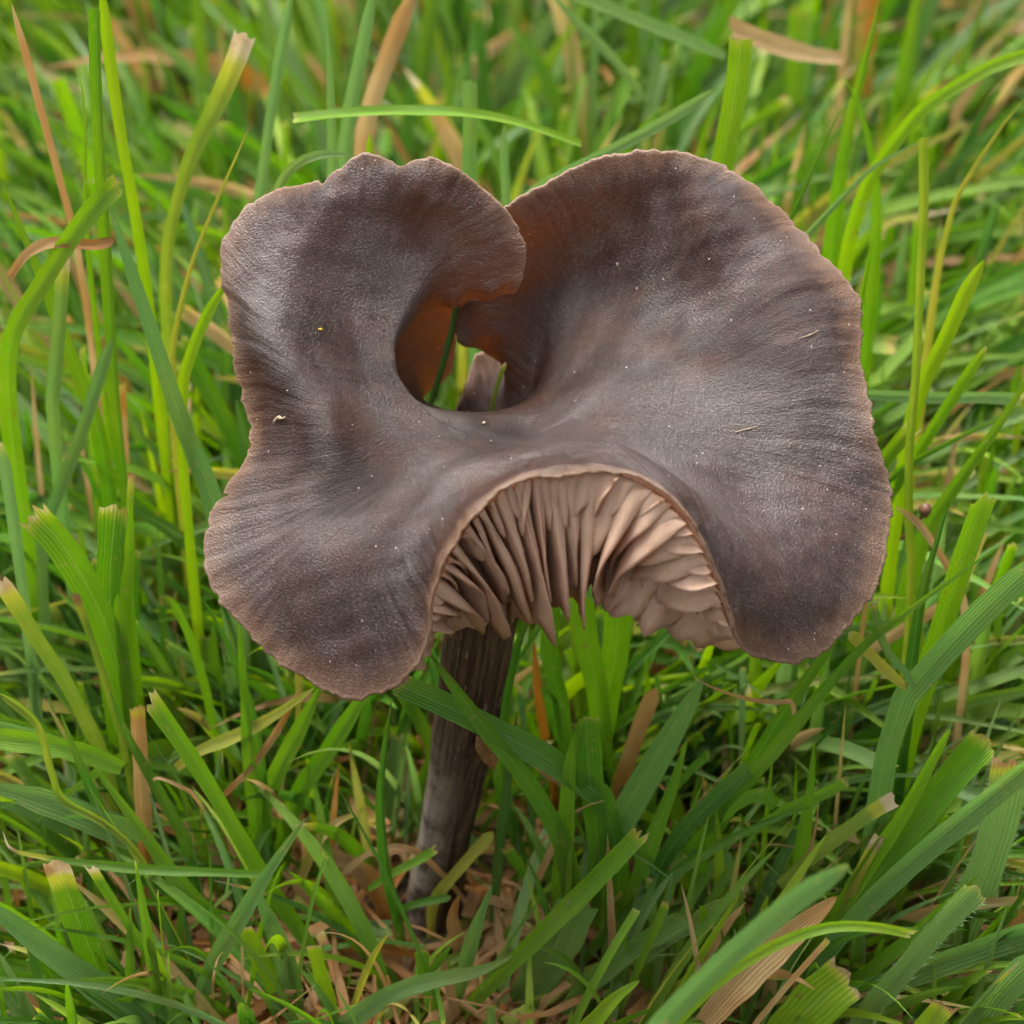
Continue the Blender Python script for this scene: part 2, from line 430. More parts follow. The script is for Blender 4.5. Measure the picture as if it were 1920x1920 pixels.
# stem: a leaning, slightly flattened, grooved cylinder
STEM = [(806,1722,-60,60),(812,1690,-60,58),(822,1620,-58,55),(836,1540,-56,56),(852,1460,-55,58),(866,1390,-56,61),(880,1300,-56,65),(892,1220,-55,69),(905,1140,-52,72),(920,1060,-48,76),(935,1000,-30,84),(945,950,-10,95)]
SPX = np.array([at(a, b, c) for a, b, c, _ in STEM]); SPR = np.array([d for *_, d in STEM], float)
ts = np.linspace(0, len(STEM) - 1, 90); ki = np.arange(len(STEM))
axis = np.stack([np.interp(ts, ki, SPX[:, i]) for i in range(3)], 1); rad = np.interp(ts, ki, SPR)
for _ in range(6): axis[1:-1] = (axis[:-2] + axis[1:-1] * 2 + axis[2:]) / 4
na = 96; an = np.linspace(0, 2 * np.pi, na + 1)
sv_, su_ = [], []
for i, (c, rr) in enumerate(zip(axis, rad)):
    v = i / (len(axis) - 1)
    prof = 1 + .04 * np.sin(3 * an + 1.2 + 2 * v) + .022 * np.sin(5 * an + 6 * v) + .010 * np.sin(11 * an + 9 * v) + .006 * np.sin(19 * an - 7 * v)
    groove = np.abs((an - (1.5 * np.pi + .75 - .5 * v) + np.pi) % (2 * np.pi) - np.pi)
    prof -= .11 * np.exp(-(groove / .10) ** 2) * np.clip(1.25 - 1.3 * v, 0, 1)
    lump = 1 + .03 * np.sin(v * 17) + .02 * np.sin(v * 41 + 1)
    sv_.append(np.stack([c[0] + rr * prof * lump * np.cos(an), c[1] + rr * .92 * prof * lump * np.sin(an), np.full(na + 1, c[2])], 1))
    su_.append(np.stack([an / (2 * np.pi), np.full(na + 1, v)], 1))
stem = link_mesh("stem", np.concatenate(sv_), grid_faces(len(axis), na + 1, flip=True), M_STEM, mushroom, np.concatenate(su_))
# ------------------------------------------------------------------ grass and litter materials
def mat_blade(name):
    """attribute 'blade': r = hue (dark .. yellow green), g = dryness, b = waxy blue-grey bloom, a = dry tip"""
    n = NT(name)
    at_ = n.add("ShaderNodeAttribute", attribute_name="blade")
    sc_ = n.add("ShaderNodeSeparateColor", i_0=at_.outputs["Color"])
    hue, dry, wax, tip = sc_.outputs[0], sc_.outputs[1], sc_.outputs[2], at_.outputs["Alpha"]
    uv = n.add("ShaderNodeUVMap", uv_map="UVMap").outputs[0]
    geo = n.add("ShaderNodeTexCoord").outputs["Object"]
    sp = n.add("ShaderNodeSeparateXYZ", i_0=uv); u, v = sp.outputs[0], sp.outputs[1]
    n1 = n.noise(geo, 160, 3, .6); n2 = n.noise(geo, 900, 3, .6)
    streak = n.noise(n.mapping(uv, (26, 1.3, 1)), 1.0, 2, .6)
    ramp = n.add("ShaderNodeValToRGB", i_0=n.math('ADD', hue, n.math('MULTIPLY', n.math('SUBTRACT', n1, .5), .35)))
    e = ramp.color_ramp.elements
    e[0].position, e[0].color = 0.0, (0.022, 0.085, 0.008, 1)
    e[1].position, e[1].color = 1.0, (0.25, 0.37, 0.012, 1)
    k = e.new(.35); k.color = (0.055, 0.165, 0.008, 1)
    k = e.new(.68); k.color = (0.135, 0.275, 0.009, 1)
    col = ramp.outputs[0]
    col = n.mix(n.math('MULTIPLY', wax, .8), col, (0.15, 0.24, 0.105))
    uw = n.math('ADD', u, n.math('MULTIPLY', n.math('SUBTRACT', n1, .5), .05))
    vein = n.math('MULTIPLY_ADD', n.math('SINE', n.math('MULTIPLY', uw, n.math('MULTIPLY_ADD', hue, 26.0, 38.0))), .5, .5)
    col = n.mix(n.math('MULTIPLY', n.step(vein, .45, 1.0), .24), col, n.mix(.5, col, (0.24, 0.37, 0.08)))
    col = n.mix(n.math('MULTIPLY', n.step(streak, .48, .75), .30), col, (0.04, 0.12, 0.015))
    mid = n.step(n.math('ABSOLUTE', n.math('SUBTRACT', u, .5)), .0, .055, .30, 0)
    col = n.mix(mid, col, (0.20, 0.33, 0.09))
    # small rust and pale flecks
    col = n.mix(n.math('MULTIPLY', n.step(n2, .62, .72), .5), col, (0.27, 0.23, 0.08))
    n3 = n.noise(geo, 420, 3, .65)
    col = n.mix(n.math('MULTIPLY', n.step(n3, .67, .74), .55), col, (0.16, 0.085, 0.025))
    col = n.mix(n.math('MULTIPLY', n.step(n.noise(geo, 55, 2, .5), .45, .70), .30), col, (0.20, 0.24, 0.03))
    dr = n.math('ADD', dry, n.math('MULTIPLY', n.math('SUBTRACT', n1, .5), n.math('MULTIPLY', dry, .9)))
    df = n.math('ADD', n.math('MULTIPLY', n.step(n.noise(geo, 110, 2, .5), .35, .65), .5), n.math('MULTIPLY', n.math('SUBTRACT', .95, dry), 2.1)); df = n.math('MINIMUM', n.math('MAXIMUM', df, 0.0), 1.0)
    deadc = n.mix(df, (0.27, 0.112, 0.022), (0.42, 0.30, 0.145))
    deadc = n.mix(n.math('MULTIPLY', n.step(streak, .45, .7), .55), deadc, (0.19, 0.085, 0.03))
    col = n.mix(n.step(dr, .12, .55), col, (0.33, 0.29, 0.05))
    col = n.mix(n.step(dr, .45, .68), col, deadc)
    # dried cut end: yellowing, then straw, ragged limit
    tv = n.math('ADD', v, n.math('MULTIPLY', n.math('SUBTRACT', streak, .5), .05))
    d1 = n.math('SUBTRACT', 1.0, n.math('MULTIPLY', tip, .30))
    col = n.mix(n.math('MULTIPLY', n.step(n.math('SUBTRACT', tv, d1), -.02, .05), n.math('GREATER_THAN', tip, .02)), col, (0.36, 0.36, 0.05))
    d2 = n.math('SUBTRACT', 1.0, n.math('MULTIPLY', tip, .16))
    col = n.mix(n.math('MULTIPLY', n.step(n.math('SUBTRACT', tv, d2), -.005, .03), n.math('GREATER_THAN', tip, .02)), col, n.mix(n.step(n1, .40, .60), (0.27, 0.15, 0.065), (0.50, 0.40, 0.25)))
    hgt = n.math('ADD', n.math('MULTIPLY', vein, .8), n.math('MULTIPLY', streak, .5))
    nor = n.bump(hgt, .45, .0002)
    nor = n.bump(n2, .25, .0001, nor)
    rough = n.math('ADD', .34, n.math('MULTIPLY', n1, .25))
    b = n.add("ShaderNodeBsdfPrincipled", i_Base_Color=col, i_Roughness=rough, i_Normal=nor)
    b.inputs["Specular IOR Level"].default_value = 0.38
    hsv = n.add("ShaderNodeHueSaturation", i_Color=col); hsv.inputs["Value"].default_value = 1.45; hsv.inputs["Saturation"].default_value = 1.1
    tr = n.add("ShaderNodeBsdfTranslucent", i_Color=hsv.outputs[0], i_Normal=nor)
    mx = n.add("ShaderNodeMixShader", i_0=.38); n.set(mx.inputs[1], b); n.set(mx.inputs[2], tr)
    return n.done(mx.outputs[0])
M_BLADE = mat_blade("grass_leaf")

def mat_soil():
    n = NT("soil")
    geo = n.add("ShaderNodeTexCoord").outputs["Object"]
    a = n.noise(geo, 90, 5, .65); c = n.noise(geo, 700, 4, .65)
    col = n.mix(n.step(a, .35, .65), (0.030, 0.020, 0.012), (0.085, 0.050, 0.024))
    col = n.mix(n.math('MULTIPLY', n.step(c, .5, .7), .5), col, (0.14, 0.075, 0.03))
    col = n.mix(n.math('MULTIPLY', n.step(n.noise(geo, 38, 3, .6), .5, .66), .6), col, (0.045, 0.075, 0.012))
    b = n.add("ShaderNodeBsdfPrincipled", i_Base_Color=col, i_Roughness=.9, i_Normal=n.bump(n.math('ADD', a, c), .9, .002))
    return n.done(b.outputs[0])
M_SOIL = mat_soil()

# ------------------------------------------------------------------ ground
gx = np.concatenate([[-75000, -30000, -9000], np.linspace(-4000, 4000, 90), [9000, 30000, 75000]])
gy = np.concatenate([[-75000, -30000, -6000], np.linspace(-1500, 6500, 90), [12000, 30000, 75000]])
GX, GY = np.meshgrid(gx, gy, indexing='ij')
def ground_z(x, y):
    return 18 * np.sin(x * .009 + 1.1) * np.sin(y * .008 + .4) + 9 * np.sin(x * .023 + y * .017) - 6
GZ = ground_z(GX, GY)
gv = np.stack([GX, GY, GZ], -1).reshape(-1, 3)
tag(link_mesh("ground", gv, grid_faces(len(gx), len(gy)), M_SOIL), "dark brown soil under the lawn", kind="structure")

# ------------------------------------------------------------------ blades
def spline(P, n):
    """Catmull-Rom through the points, n samples"""
    P = np.asarray(P, float)
    if len(P) == 2: return P[0] + (P[1] - P[0]) * np.linspace(0, 1, n)[:, None]
    Q = np.vstack([2 * P[0] - P[1], P, 2 * P[-1] - P[-2]])
    seg = np.linalg.norm(np.diff(P, axis=0), axis=1); cum = np.concatenate([[0], np.cumsum(seg)])
    out = []
    for s in np.linspace(0, cum[-1], n):
        i = min(np.searchsorted(cum, s, side='right') - 1, len(P) - 2); t = (s - cum[i]) / max(seg[i], 1e-9)
        p0, p1, p2, p3 = Q[i:i + 4]
        out.append(.5 * (2 * p1 + (p2 - p0) * t + (2 * p0 - 5 * p1 + 4 * p2 - p3) * t * t + (3 * p1 - p0 - 3 * p2 + p3) * t ** 3))
    return np.array(out)
TONE = {  # hue, dryness, bloom
 'y': (.82, 0, 0), 'l': (.62, 0, .05), 'g': (.45, 0, .06), 'd': (.18, 0, .08), 'b': (.34, 0, .55), 'p': (.58, .0, .75),
 't': (.5, .74, .1), 'o': (.5, .92, 0), 'c': (.55, .28, .15), 's': (.7, .42, .1), 'k': (.3, .88, 0)}
def blade_mesh(C, w, facing, turn, tip, fold, g, ncol=7, taper=None, curl=0.0):
    """C: centre line base->tip.  Returns verts grid, uv"""
    n = len(C)
    T = np.gradient(C, axis=0); T /= np.linalg.norm(T, axis=1, keepdims=True) + 1e-9
    side = np.cross(T, facing); side /= np.linalg.norm(side, axis=1, keepdims=True) + 1e-9
    nor = np.cross(side, T)
    v = np.linspace(0, 1, n)
    ang = turn + curl * v
    sd = side * np.cos(ang)[:, None] + nor * np.sin(ang)[:, None]; nr = np.cross(sd, T)
    if tip == 'point': W = w * (.72 + .28 * np.clip(v / .35, 0, 1)) * np.clip((1 - v) / .42, 0.0, 1) ** .62
    elif tip == 'blunt': W = w * (.72 + .28 * np.clip(v / .35, 0, 1)) * (np.clip((1 - v) / .05, 0.02, 1) ** .5)
    else: W = w * (.66 + .34 * np.clip(v / .5, 0, 1)) * np.ones(n)
    W = np.maximum(W, .8)
    if taper is not None: W = W * np.interp(v, np.linspace(0, 1, len(taper)), taper)
    W = W * (1 + .05 * np.sin(v * 11 + g.uniform(0, 6)) + .03 * np.sin(v * 29 + g.uniform(0, 6)))
    s = np.linspace(-.5, .5, ncol)
    prof = (np.abs(s) * 2) ** 1.15
    V = C[:, None] + sd[:, None] * (W[:, None] * s[None])[..., None] + nr[:, None] * (fold * W[:, None] * (prof - .5)[None])[..., None]
    rip = .02 * w * np.sin(v * 17 + g.uniform(0, 6))[:, None] * np.sin(s * 6 + g.uniform(0, 6))[None]
    V = V + nr[:, None] * rip[..., None]
    if tip == 'cut' or tip == 'torn':
        jag = g.uniform(-.32, .22, ncol) * w * (.6 if tip == 'cut' else g.uniform(.9, 1.9) * min(1, 38 / w))
        jag += np.linspace(-.5, .5, ncol) * w * g.uniform(-.5, .5)
        V[-1] = V[-1] + T[-1] * jag[:, None]
        V[-2] = V[-2] + T[-2] * jag[:, None] * .55
    uvb = np.stack(np.meshgrid(v, np.linspace(0, 1, ncol), indexing='ij')[::-1], -1)
    return V, uvb
VIEW = TOW
def extend_root(P):
    """carry a traced centre line (base first) down into the soil"""
    P = list(P)
    if P[0][2] > 0:
        d = P[0] - P[1]; d = d / (np.linalg.norm(d) + 1e-9)
        q = P[0].copy(); add = []
        for _ in range(40):
            d = d * .78 + np.array([0, .02, -.45]); d /= np.linalg.norm(d)
            q = q + d * 45; add.append(q.copy())
            if q[2] < -15: break
        P = add[::-1] + P
    return np.array(P)
def traced(label, pts, w, b, tone='g', tip='point', tipdry=0.0, turn=0.0, fold=.18, group="traced", b1=None, name=None, root=True, taper=None, curl=0.0, wig=0.0, dh=None):
    g = np.random.default_rng(abs(hash(label.encode()[0] * 7 + len(label) * 131 + pts[0][0] * 3 + pts[0][1])) % (2 ** 31))
    pts = pts[::-1]
    bb = np.linspace(b, b if b1 is None else b1, len(pts))
    P = np.array([at(p[0], p[1], q) for p, q in zip(pts, bb)])
    nrm = np.linalg.norm(P[-1] - P[0])
    if root: 
        P2 = extend_root(P)
        if len(P2) > len(P): P2 = P2[[0] + list(range(1, len(P2) - len(P), 3)) + list(range(len(P2) - len(P), len(P2)))]
        P = P2
    n = int(np.clip(len(P) * 9, 24, 64))
    C = spline(P, n)
    if wig: C = C + wig * np.stack([np.sin(np.linspace(0, 9, n) + g.uniform(0, 6)), np.cos(np.linspace(0, 7, n) + g.uniform(0, 6)), np.sin(np.linspace(0, 13, n))], 1)
    V, uvb = blade_mesh(C, w, VIEW, turn, tip, fold, g, 7, taper, curl)
    L = np.linalg.norm(np.diff(C, axis=0), axis=1).sum()
    hu, dr, wx = TONE[tone]
    if name is None: name = "dead_grass_leaf" if tone in 'tok' else "grass_leaf"
    col = np.tile([np.clip(hu + g.uniform(-.08, .08), 0, 1), dr, wx, min(1.0, tipdry * min(1, 520 / L))], (V.shape[0] * V.shape[1], 1))
    o = link_mesh(name, V.reshape(-1, 3), grid_faces(V.shape[0], V.shape[1]), M_BLADE, None, uvb.reshape(-1, 2), col)
    tag(o, label, "dead grass" if name.startswith("dead") else "grass blade", "single grass blades around the mushroom")
    return o, C, V
T = traced
# ------------------------------------------------------------------ the blades one can pick out, traced and placed in depth
# left side
T("broad ribbed blade with ragged cut end leaning left of the cap", [(60,962),(120,1030),(175,1125),(215,1230),(240,1340)], 62, 60, 'l', 'torn', .22, .1, taper=[.35,.5,.8,1,1.05])
T("upright broad blade with squared torn top left of the cap", [(215,950),(205,1080),(208,1200),(222,1340)], 56, 130, 'g', 'torn', .2, .1)
T("pointed bright blade leaning against the squared torn blade", [(246,932),(243,1040),(238,1150),(250,1330)], 42, 90, 'l', 'point', 0, -.2)
T("narrow torn strip rising behind the pointed bright blade at left", [(247,890),(243,960),(240,1060),(243,1200)], 15, 160, 'c', 'torn', .35)
T("green blade with a withered brown tip at the left edge", [(0,1085),(35,1140),(75,1205),(130,1290),(185,1400)], 34, 30, 'c', 'torn', .55, .2)
T("thin dry-edged blade in front of the squared torn blade", [(140,1112),(165,1180),(195,1270),(225,1370)], 16, 20, 'c', 'torn', .5)
T("short rounded blade tip between the torn blades at left", [(220,1115),(230,1200),(238,1300),(245,1380)], 22, 60, 'l', 'blunt')
T("pointed green blade emerging below the left lobe of the cap", [(375,1115),(405,1165),(440,1240),(470,1330)], 20, -40, 'd', 'point')
T("slim green blade curving beside the left lobe", [(317,1118),(350,1180),(380,1270),(400,1360)], 18, 120, 'l', 'blunt')
T("straight ribbed upright blade under the left lobe", [(448,1165),(458,1300),(466,1420),(478,1530)], 26, -60, 'g', 'point', taper=[1,1,1,1,1.2])
T("long slanting blade with frayed tip crossing the lower left", [(285,1312),(380,1450),(500,1650),(600,1800),(690,1940)], 36, -280, 'l', 'torn', .18, .25, .3, b1=-180)
T("long green blade with bleached tip below the frayed one", [(172,1430),(260,1550),(340,1660),(440,1765),(560,1890),(600,1940)], 34, -330, 'g', 'point', .12, -.2, .3, b1=-230)
T("stout blunt blade with browned ragged end at lower left", [(105,1615),(135,1700),(175,1800),(225,1930)], 54, -390, 'g', 'cut', .5, .1, taper=[1.2,1.1,1,1])
T("large glossy blade slanting across the lower left corner", [(-30,1690),(80,1775),(180,1850),(290,1940)], 52, -470, 'b', 'point', 0, -.3, .2, taper=[1,1,1.1,1.6])
T("flat blade with long tan tip lying across the lower left", [(5,1558),(22,1592),(80,1607),(160,1618),(280,1630),(420,1636),(500,1640)], 20, -330, 'g', 'point', .85, .1, root=False, taper=[1,1,1,.8,.7])
T("slender folded blade under the stout blunt blade", [(172,1625),(230,1715),(300,1820),(385,1940)], 26, -410, 'g', 'torn', .25, .5)
T("bright yellow-green stub with pale cut top at bottom left", [(588,1772),(600,1820),(618,1880),(640,1950)], 30, -400, 'y', 'cut', .18)
T("yellow-green blade with straw cut top beside the bright stub", [(455,1738),(490,1800),(525,1870),(560,1940)], 38, -395, 'y', 'cut', .18, .2)
T("grey-green blade with dew specks slanting down at bottom left", [(478,1665),(510,1735),(540,1820),(560,1940)], 46, -370, 'b', 'point', 0, .1)
T("grey-green blade leaning right to a fine tip at lower left", [(572,1535),(500,1640),(440,1740),(390,1830),(355,1940)], 34, -400, 'b', 'point', .1, .1)
T("small round-tipped green shoot at the bottom edge", [(118,1870),(125,1900),(135,1960)], 18, -440, 'l', 'blunt')
T("short blunt shoot standing in the lower left grass", [(246,1842),(262,1890),(285,1960)], 16, -440, 'l', 'blunt')
T("pale bleached blade standing upright at the left edge", [(2,830),(20,940),(45,1120),(62,1260),(72,1390)], 24, 170, 'p', 'blunt', .2)
T("hairy olive runner stalk winding across the lower left grass", [(0,1300),(70,1360),(98,1450),(120,1500),(190,1540),(250,1590),(290,1650)], 15, -270, 'c', 'blunt', 0, 0, .5, root=False, name="grass_runner")
T("wide yellow-green blade lying flat at the left edge", [(-30,1380),(60,1392),(150,1410),(230,1440)], 44, -100, 'l', 'blunt', .0, .2, root=False)
T("broad blue-green blade lying low at left below the runner", [(-30,1470),(80,1500),(170,1535),(260,1580)], 60, -210, 'b', 'point', 0, .2, root=False)
T("wilted thread-like brown tip curling off a blade at left", [(388,1525),(365,1495),(335,1470),(300,1462),(288,1465)], 8, -210, 't', 'point', root=False, wig=3)
T("dark pointed blade rising left of the stem foot", [(112,1332),(145,1420),(190,1520),(240,1620)], 26, -180, 'd', 'point')
T("narrow pointed blade with dark edge in the left middle", [(205,1295),(240,1380),(290,1470),(340,1560)], 26, -140, 'd', 'point')
T("olive-brown rotting blade standing below the left lobe", [(258,1325),(262,1400),(268,1500),(275,1600)], 32, -120, 'k', 'cut', .2)
T("bright blade slanting up under the left lobe of the cap", [(600,1290),(560,1370),(510,1470),(480,1560)], 34, -40, 'l', 'point', taper=[1,1,1.2,2])
T("second bright blade slanting up left of the stem", [(690,1290),(620,1400),(560,1490),(530,1590)], 36, 0, 'l', 'point', taper=[1,1,1.2,2])
T("thin orange dead blade slanting under the left lobe", [(568,1285),(520,1370),(470,1440),(420,1490)], 15, -70, 'o', 'point', root=False, b1=-40)
T("broken pale blade with bleached kink below the left lobe", [(590,1290),(500,1350),(440,1380),(370,1410),(330,1440)], 26, -50, 's', 'point', root=False)
# about the stem
T("round blue-green rush-like blade upright in front left of the stem", [(735,1312),(722,1400),(714,1500),(722,1620),(748,1730),(755,1790)], 20, -170, 'd', 'point', .05, .2, .5, taper=[1.6,1.3,1,1,1])
T("short pale-tipped blade branching off the rush-like blade", [(818,1592),(780,1615),(735,1638),(690,1668)], 18, -150, 'l', 'torn', .2, .2, root=False)
T("short curved blade branching toward the stem foot", [(845,1682),(800,1690),(760,1702),(745,1725)], 16, -165, 'g', 'blunt', .1, root=False)
T("wide flat blade crossing in front of the stem with cut left end", [(745,1282),(830,1320),(930,1370),(1030,1425),(1110,1480)], 50, -175, 'g', 'cut', .05, -.2, .12)
T("blade crossing the wide flat one in front of the stem", [(808,1228),(860,1300),(920,1380),(990,1465),(1050,1570)], 40, -195, 'g', 'point', 0, .25, .2, taper=[1,1,1,1.4])
T("dark blade rising close behind the right side of the stem", [(1005,1120),(965,1230),(938,1370),(945,1500),(985,1620)], 30, 30, 'd', 'point')
T("tall curved green blade under the gills right of the stem", [(1040,1100),(1030,1220),(1050,1310),(1060,1400)], 34, 80, 'g', 'blunt')
T("straight green blade under the gills beside the curved one", [(1090,1110),(1100,1200),(1120,1300),(1130,1420)], 46, 120, 'l', 'blunt')
T("broad ribbed blade hanging in shade below the right gills", [(1160,1120),(1155,1210),(1140,1300),(1120,1400)], 56, 160, 'l', 'blunt')
T("cut ribbed blade standing right of the stem with ragged top", [(1095,1342),(1072,1420),(1062,1540),(1052,1680)], 40, -190, 'l', 'point', 0, .3, .3)
T("broad dark blade with greyish cut top right of the stem", [(1100,1345),(1105,1440),(1120,1560),(1128,1700)], 50, -175, 'g', 'cut', .06, -.15, .25)
T("long blue-grey waxy blade sloping down right of the stem", [(1320,1270),(1230,1420),(1150,1560),(1070,1690)], 62, -150, 'b', 'point', 0, -.35, .25, taper=[1.1,1.1,1.1,1.6])
greydew = T("wide dew-speckled grey blade at the bottom centre", [(1085,1690),(1050,1760),(1000,1850),(950,1950)], 84, -330, 'b', 'cut', 0, .1, .15)
cutdew = T("cut blade with pale torn end and dew drops in front centre", [(1200,1562),(1100,1665),(1000,1765),(900,1865),(850,1920)], 40, -360, 'l', 'torn', .14, -.2, .25)
T("pale green arching blade sweeping along the bottom edge", [(965,1792),(890,1822),(800,1840),(720,1870),(630,1935)], 40, -450, 'p', 'point', 0, -.2, .2, taper=[1,1,1,1,.9])
T("short pointed blue-green blade before the stem foot", [(924,1660),(900,1720),(875,1800),(845,1920)], 30, -340, 'b', 'point', 0, .1)
T("striped half-rolled blade with torn top at bottom centre", [(790,1782),(800,1840),(815,1900),(830,1960)], 28, -380, 'g', 'torn', .1, .3)
T("small pointed shoot beside the striped rolled blade", [(846,1772),(825,1800),(800,1830)], 16, -360, 'g', 'point', root=False)
T("thin striped cut blade at the bottom edge", [(922,1885),(920,1950)], 18, -480, 'p', 'cut', .1)
T("bright yellow-green blade tip at the bottom right of centre", [(1200,1838),(1150,1875),(1095,1940)], 42, -560, 'y', 'point', 0, .1, taper=[1.2,1.2,1,1])
T("broken pale striped blade lying left of the stem foot", [(735,1742),(680,1740),(610,1745),(550,1745)], 34, -170, 'p', 'cut', .0, .3, root=False)
T("leaning green stub with shrivelled tip right of the stem", [(950,1588),(985,1640),(1020,1690)], 24, -110, 'g', 'torn', .3, root=False)
T("pale folded blade curving past the stem foot", [(925,1560),(870,1620),(815,1690),(808,1760)], 24, -140, 's', 'blunt', 0, .2, root=False)
T("thin upright blade with pale nicked tip right of centre", [(1250,1690),(1225,1750),(1190,1830),(1160,1900)], 16, -420, 'l', 'torn', .15)
# dead blades about the foot
T("broad crinkled brown blade lying left of the stem foot", [(560,1570),(640,1610),(700,1660),(745,1740),(790,1800)], 46, -110, 'k', 'point', root=False, wig=4, b1=-80)
T("thin straw arch bending over in front of the stem foot", [(640,1640),(700,1596),(770,1592),(830,1640),(880,1700)], 13, -130, 't', 'blunt', root=False)
T("flat reddish-brown blade lying at the bottom centre left", [(640,1790),(700,1785),(760,1795),(800,1815)], 46, -230, 'o', 'cut', root=False, turn=.3)
T("short orange shrivelled blade standing before the stem foot", [(858,1678),(852,1720),(858,1775),(866,1815)], 30, -200, 'o', 'point', turn=.3, wig=2)
T("brown wiry stalk slanting right of the stem foot", [(1045,1570),(1000,1660),(950,1720),(900,1785)], 15, -170, 't', 'blunt', root=False)
T("pale straw splinter lying right of the stem foot", [(920,1682),(960,1705),(1003,1735)], 9, -190, 't', 'point', root=False)
T("long tan blade leaning under the crossing blades", [(985,1415),(1020,1440),(1060,1470)], 26, -40, 't', 'point', root=False)
T("curled straw thread hanging under the right lobe", [(1300,1215),(1298,1262),(1330,1285),(1390,1305),(1450,1318),(1480,1318),(1490,1340)], 12, -200, 't', 'point', root=False, wig=2, curl=2.0)
T("orange-brown blade standing in the shade behind the stem", [(1000,1200),(1010,1300),(1030,1400),(1040,1450)], 30, 160, 'o', 'point')
T("rusty blade sloping in the shade right of the stem", [(1230,1290),(1200,1360),(1170,1450)], 34, 20, 'k', 'blunt')
# right side, lower
T("upright pointed ribbed blade at lower right with straw tip", [(1527,1390),(1520,1470),(1505,1580),(1490,1690)], 30, -230, 'l', 'point', .1)
T("narrow tan strip beside the upright ribbed blade", [(1536,1508),(1525,1570),(1505,1640),(1480,1700)], 12, -260, 't', 'point')
T("blade lying right to a curled torn end at lower right", [(1590,1465),(1540,1490),(1470,1520),(1400,1565)], 22, -180, 'l', 'torn', .15, root=False)
T("drooping striped blade arching over at lower right", [(1455,1510),(1430,1488),(1390,1500),(1340,1540),(1280,1600)], 30, -200, 'g', 'cut', 0, -.4, .15, root=False)
T("blade with tan withered tip leaning right at lower right", [(1680,1497),(1640,1520),(1590,1555),(1520,1610),(1460,1660)], 30, -250, 'c', 'torn', .7, .2, root=False)
T("long straight blade rising to a round tip at lower right", [(1781,1366),(1740,1440),(1690,1530),(1610,1650),(1520,1790),(1470,1890)], 32, -330, 'l', 'blunt', 0, -.2, .25, taper=[1.2,1.2,1.1,.9,.5])
T("wide blue-green blade sloping across the lower right", [(1950,1420),(1850,1500),(1740,1590),(1620,1700),(1500,1840),(1440,1930)], 48, -420, 'b', 'blunt', 0, -.35, .25)
T("broad blade with shredded brown top at the right edge", [(1848,1385),(1790,1450),(1720,1540),(1640,1640)], 62, -250, 'g', 'torn', .16, .2, .2)
T("striped blade with ragged end beside the shredded one", [(1850,1400),(1760,1500),(1660,1620),(1560,1760)], 44, -310, 'g', 'torn', .05, .3, .2)
hairy1 = T("tall pale hairy blade with torn orange top at the right edge", [(1898,1425),(1880,1520),(1850,1620),(1810,1720),(1780,1810)], 74, -300, 'p', 'torn', .35, .0, .12)
hairy2 = T("pale downy blade sloping in the lower right corner", [(1830,1668),(1770,1730),(1700,1810),(1640,1880),(1600,1940)], 48, -520, 'p', 'cut', .06, -.2, .15)
hairy3 = T("downy grey-green blade cut off by the right edge at bottom", [(1950,1790),(1880,1860),(1810,1950)], 60, -560, 'p', 'blunt', 0, -.2, .15)
T("broad striped blade running to the right edge near the bottom", [(1960,1735),(1850,1775),(1720,1820),(1600,1870),(1500,1930)], 62, -470, 'b', 'blunt', 0, -.5, .2)
T("wide bright blade with shredded end in the lower right", [(1590,1830),(1530,1880),(1460,1960)], 92, -540, 'y', 'torn', .22, .1, .12)
T("yellowed short blade stump at the bottom right", [(1775,1880),(1740,1920),(1700,1970)], 48, -620, 'y', 'torn', .3)
T("bright green blade with pointed tip crossing the downy blade", [(1835,1640),(1780,1690),(1680,1780),(1560,1880)], 30, -440, 'l', 'point', 0, -.2)
T("arching bright blade with white dried tip at lower right", [(1712,1752),(1640,1738),(1560,1738),(1480,1760),(1400,1800),(1330,1850),(1250,1930)], 30, -700, 'y', 'cut', .12, -.2, .2, taper=[1.5,1.3,1,.8,.55])
T("blurred grey-green blade nearest the camera at lower right", [(1590,1622),(1530,1660),(1470,1705),(1410,1755),(1330,1825),(1230,1930)], 44, -1050, 'b', 'blunt', .06, -.3, .1, taper=[.6,.7,.9,1,.9])
T("tan weathered blade lying beneath the blurred blade", [(1570,1680),(1500,1740),(1410,1820),(1320,1920)], 62, -560, 't', 'point', root=False, turn=.2)
T("short straw stub leaning among blades at lower right", [(1650,1565),(1625,1610),(1600,1660)], 22, -330, 's', 'torn', .6)
T("yellow-brown striped blade end lying flat at right of centre", [(1395,1690),(1340,1715),(1270,1745)], 50, -330, 'c', 'cut', .3, .4, root=False)
T("long low grey-green blade running right from bottom centre", [(1290,1715),(1200,1770),(1120,1830),(1050,1900)], 48, -400, 'b', 'blunt', 0, -.4, .2, root=False)
T("broad green blade rising from centre to lower right", [(1575,1190),(1500,1290),(1420,1420),(1330,1570),(1290,1660)], 42, -120, 'g', 'point', 0, -.3, .25, taper=[1,1,1,1.4])
T("dark straight blade between the stem and lower right grass", [(1290,1380),(1260,1480),(1215,1600),(1170,1740)], 34, -230, 'g', 'point', 0, .2)
T("folded dark blade pointing up right of the stem", [(1405,1440),(1340,1500),(1280,1560),(1230,1640)], 34, -210, 'd', 'cut', 0, .3)
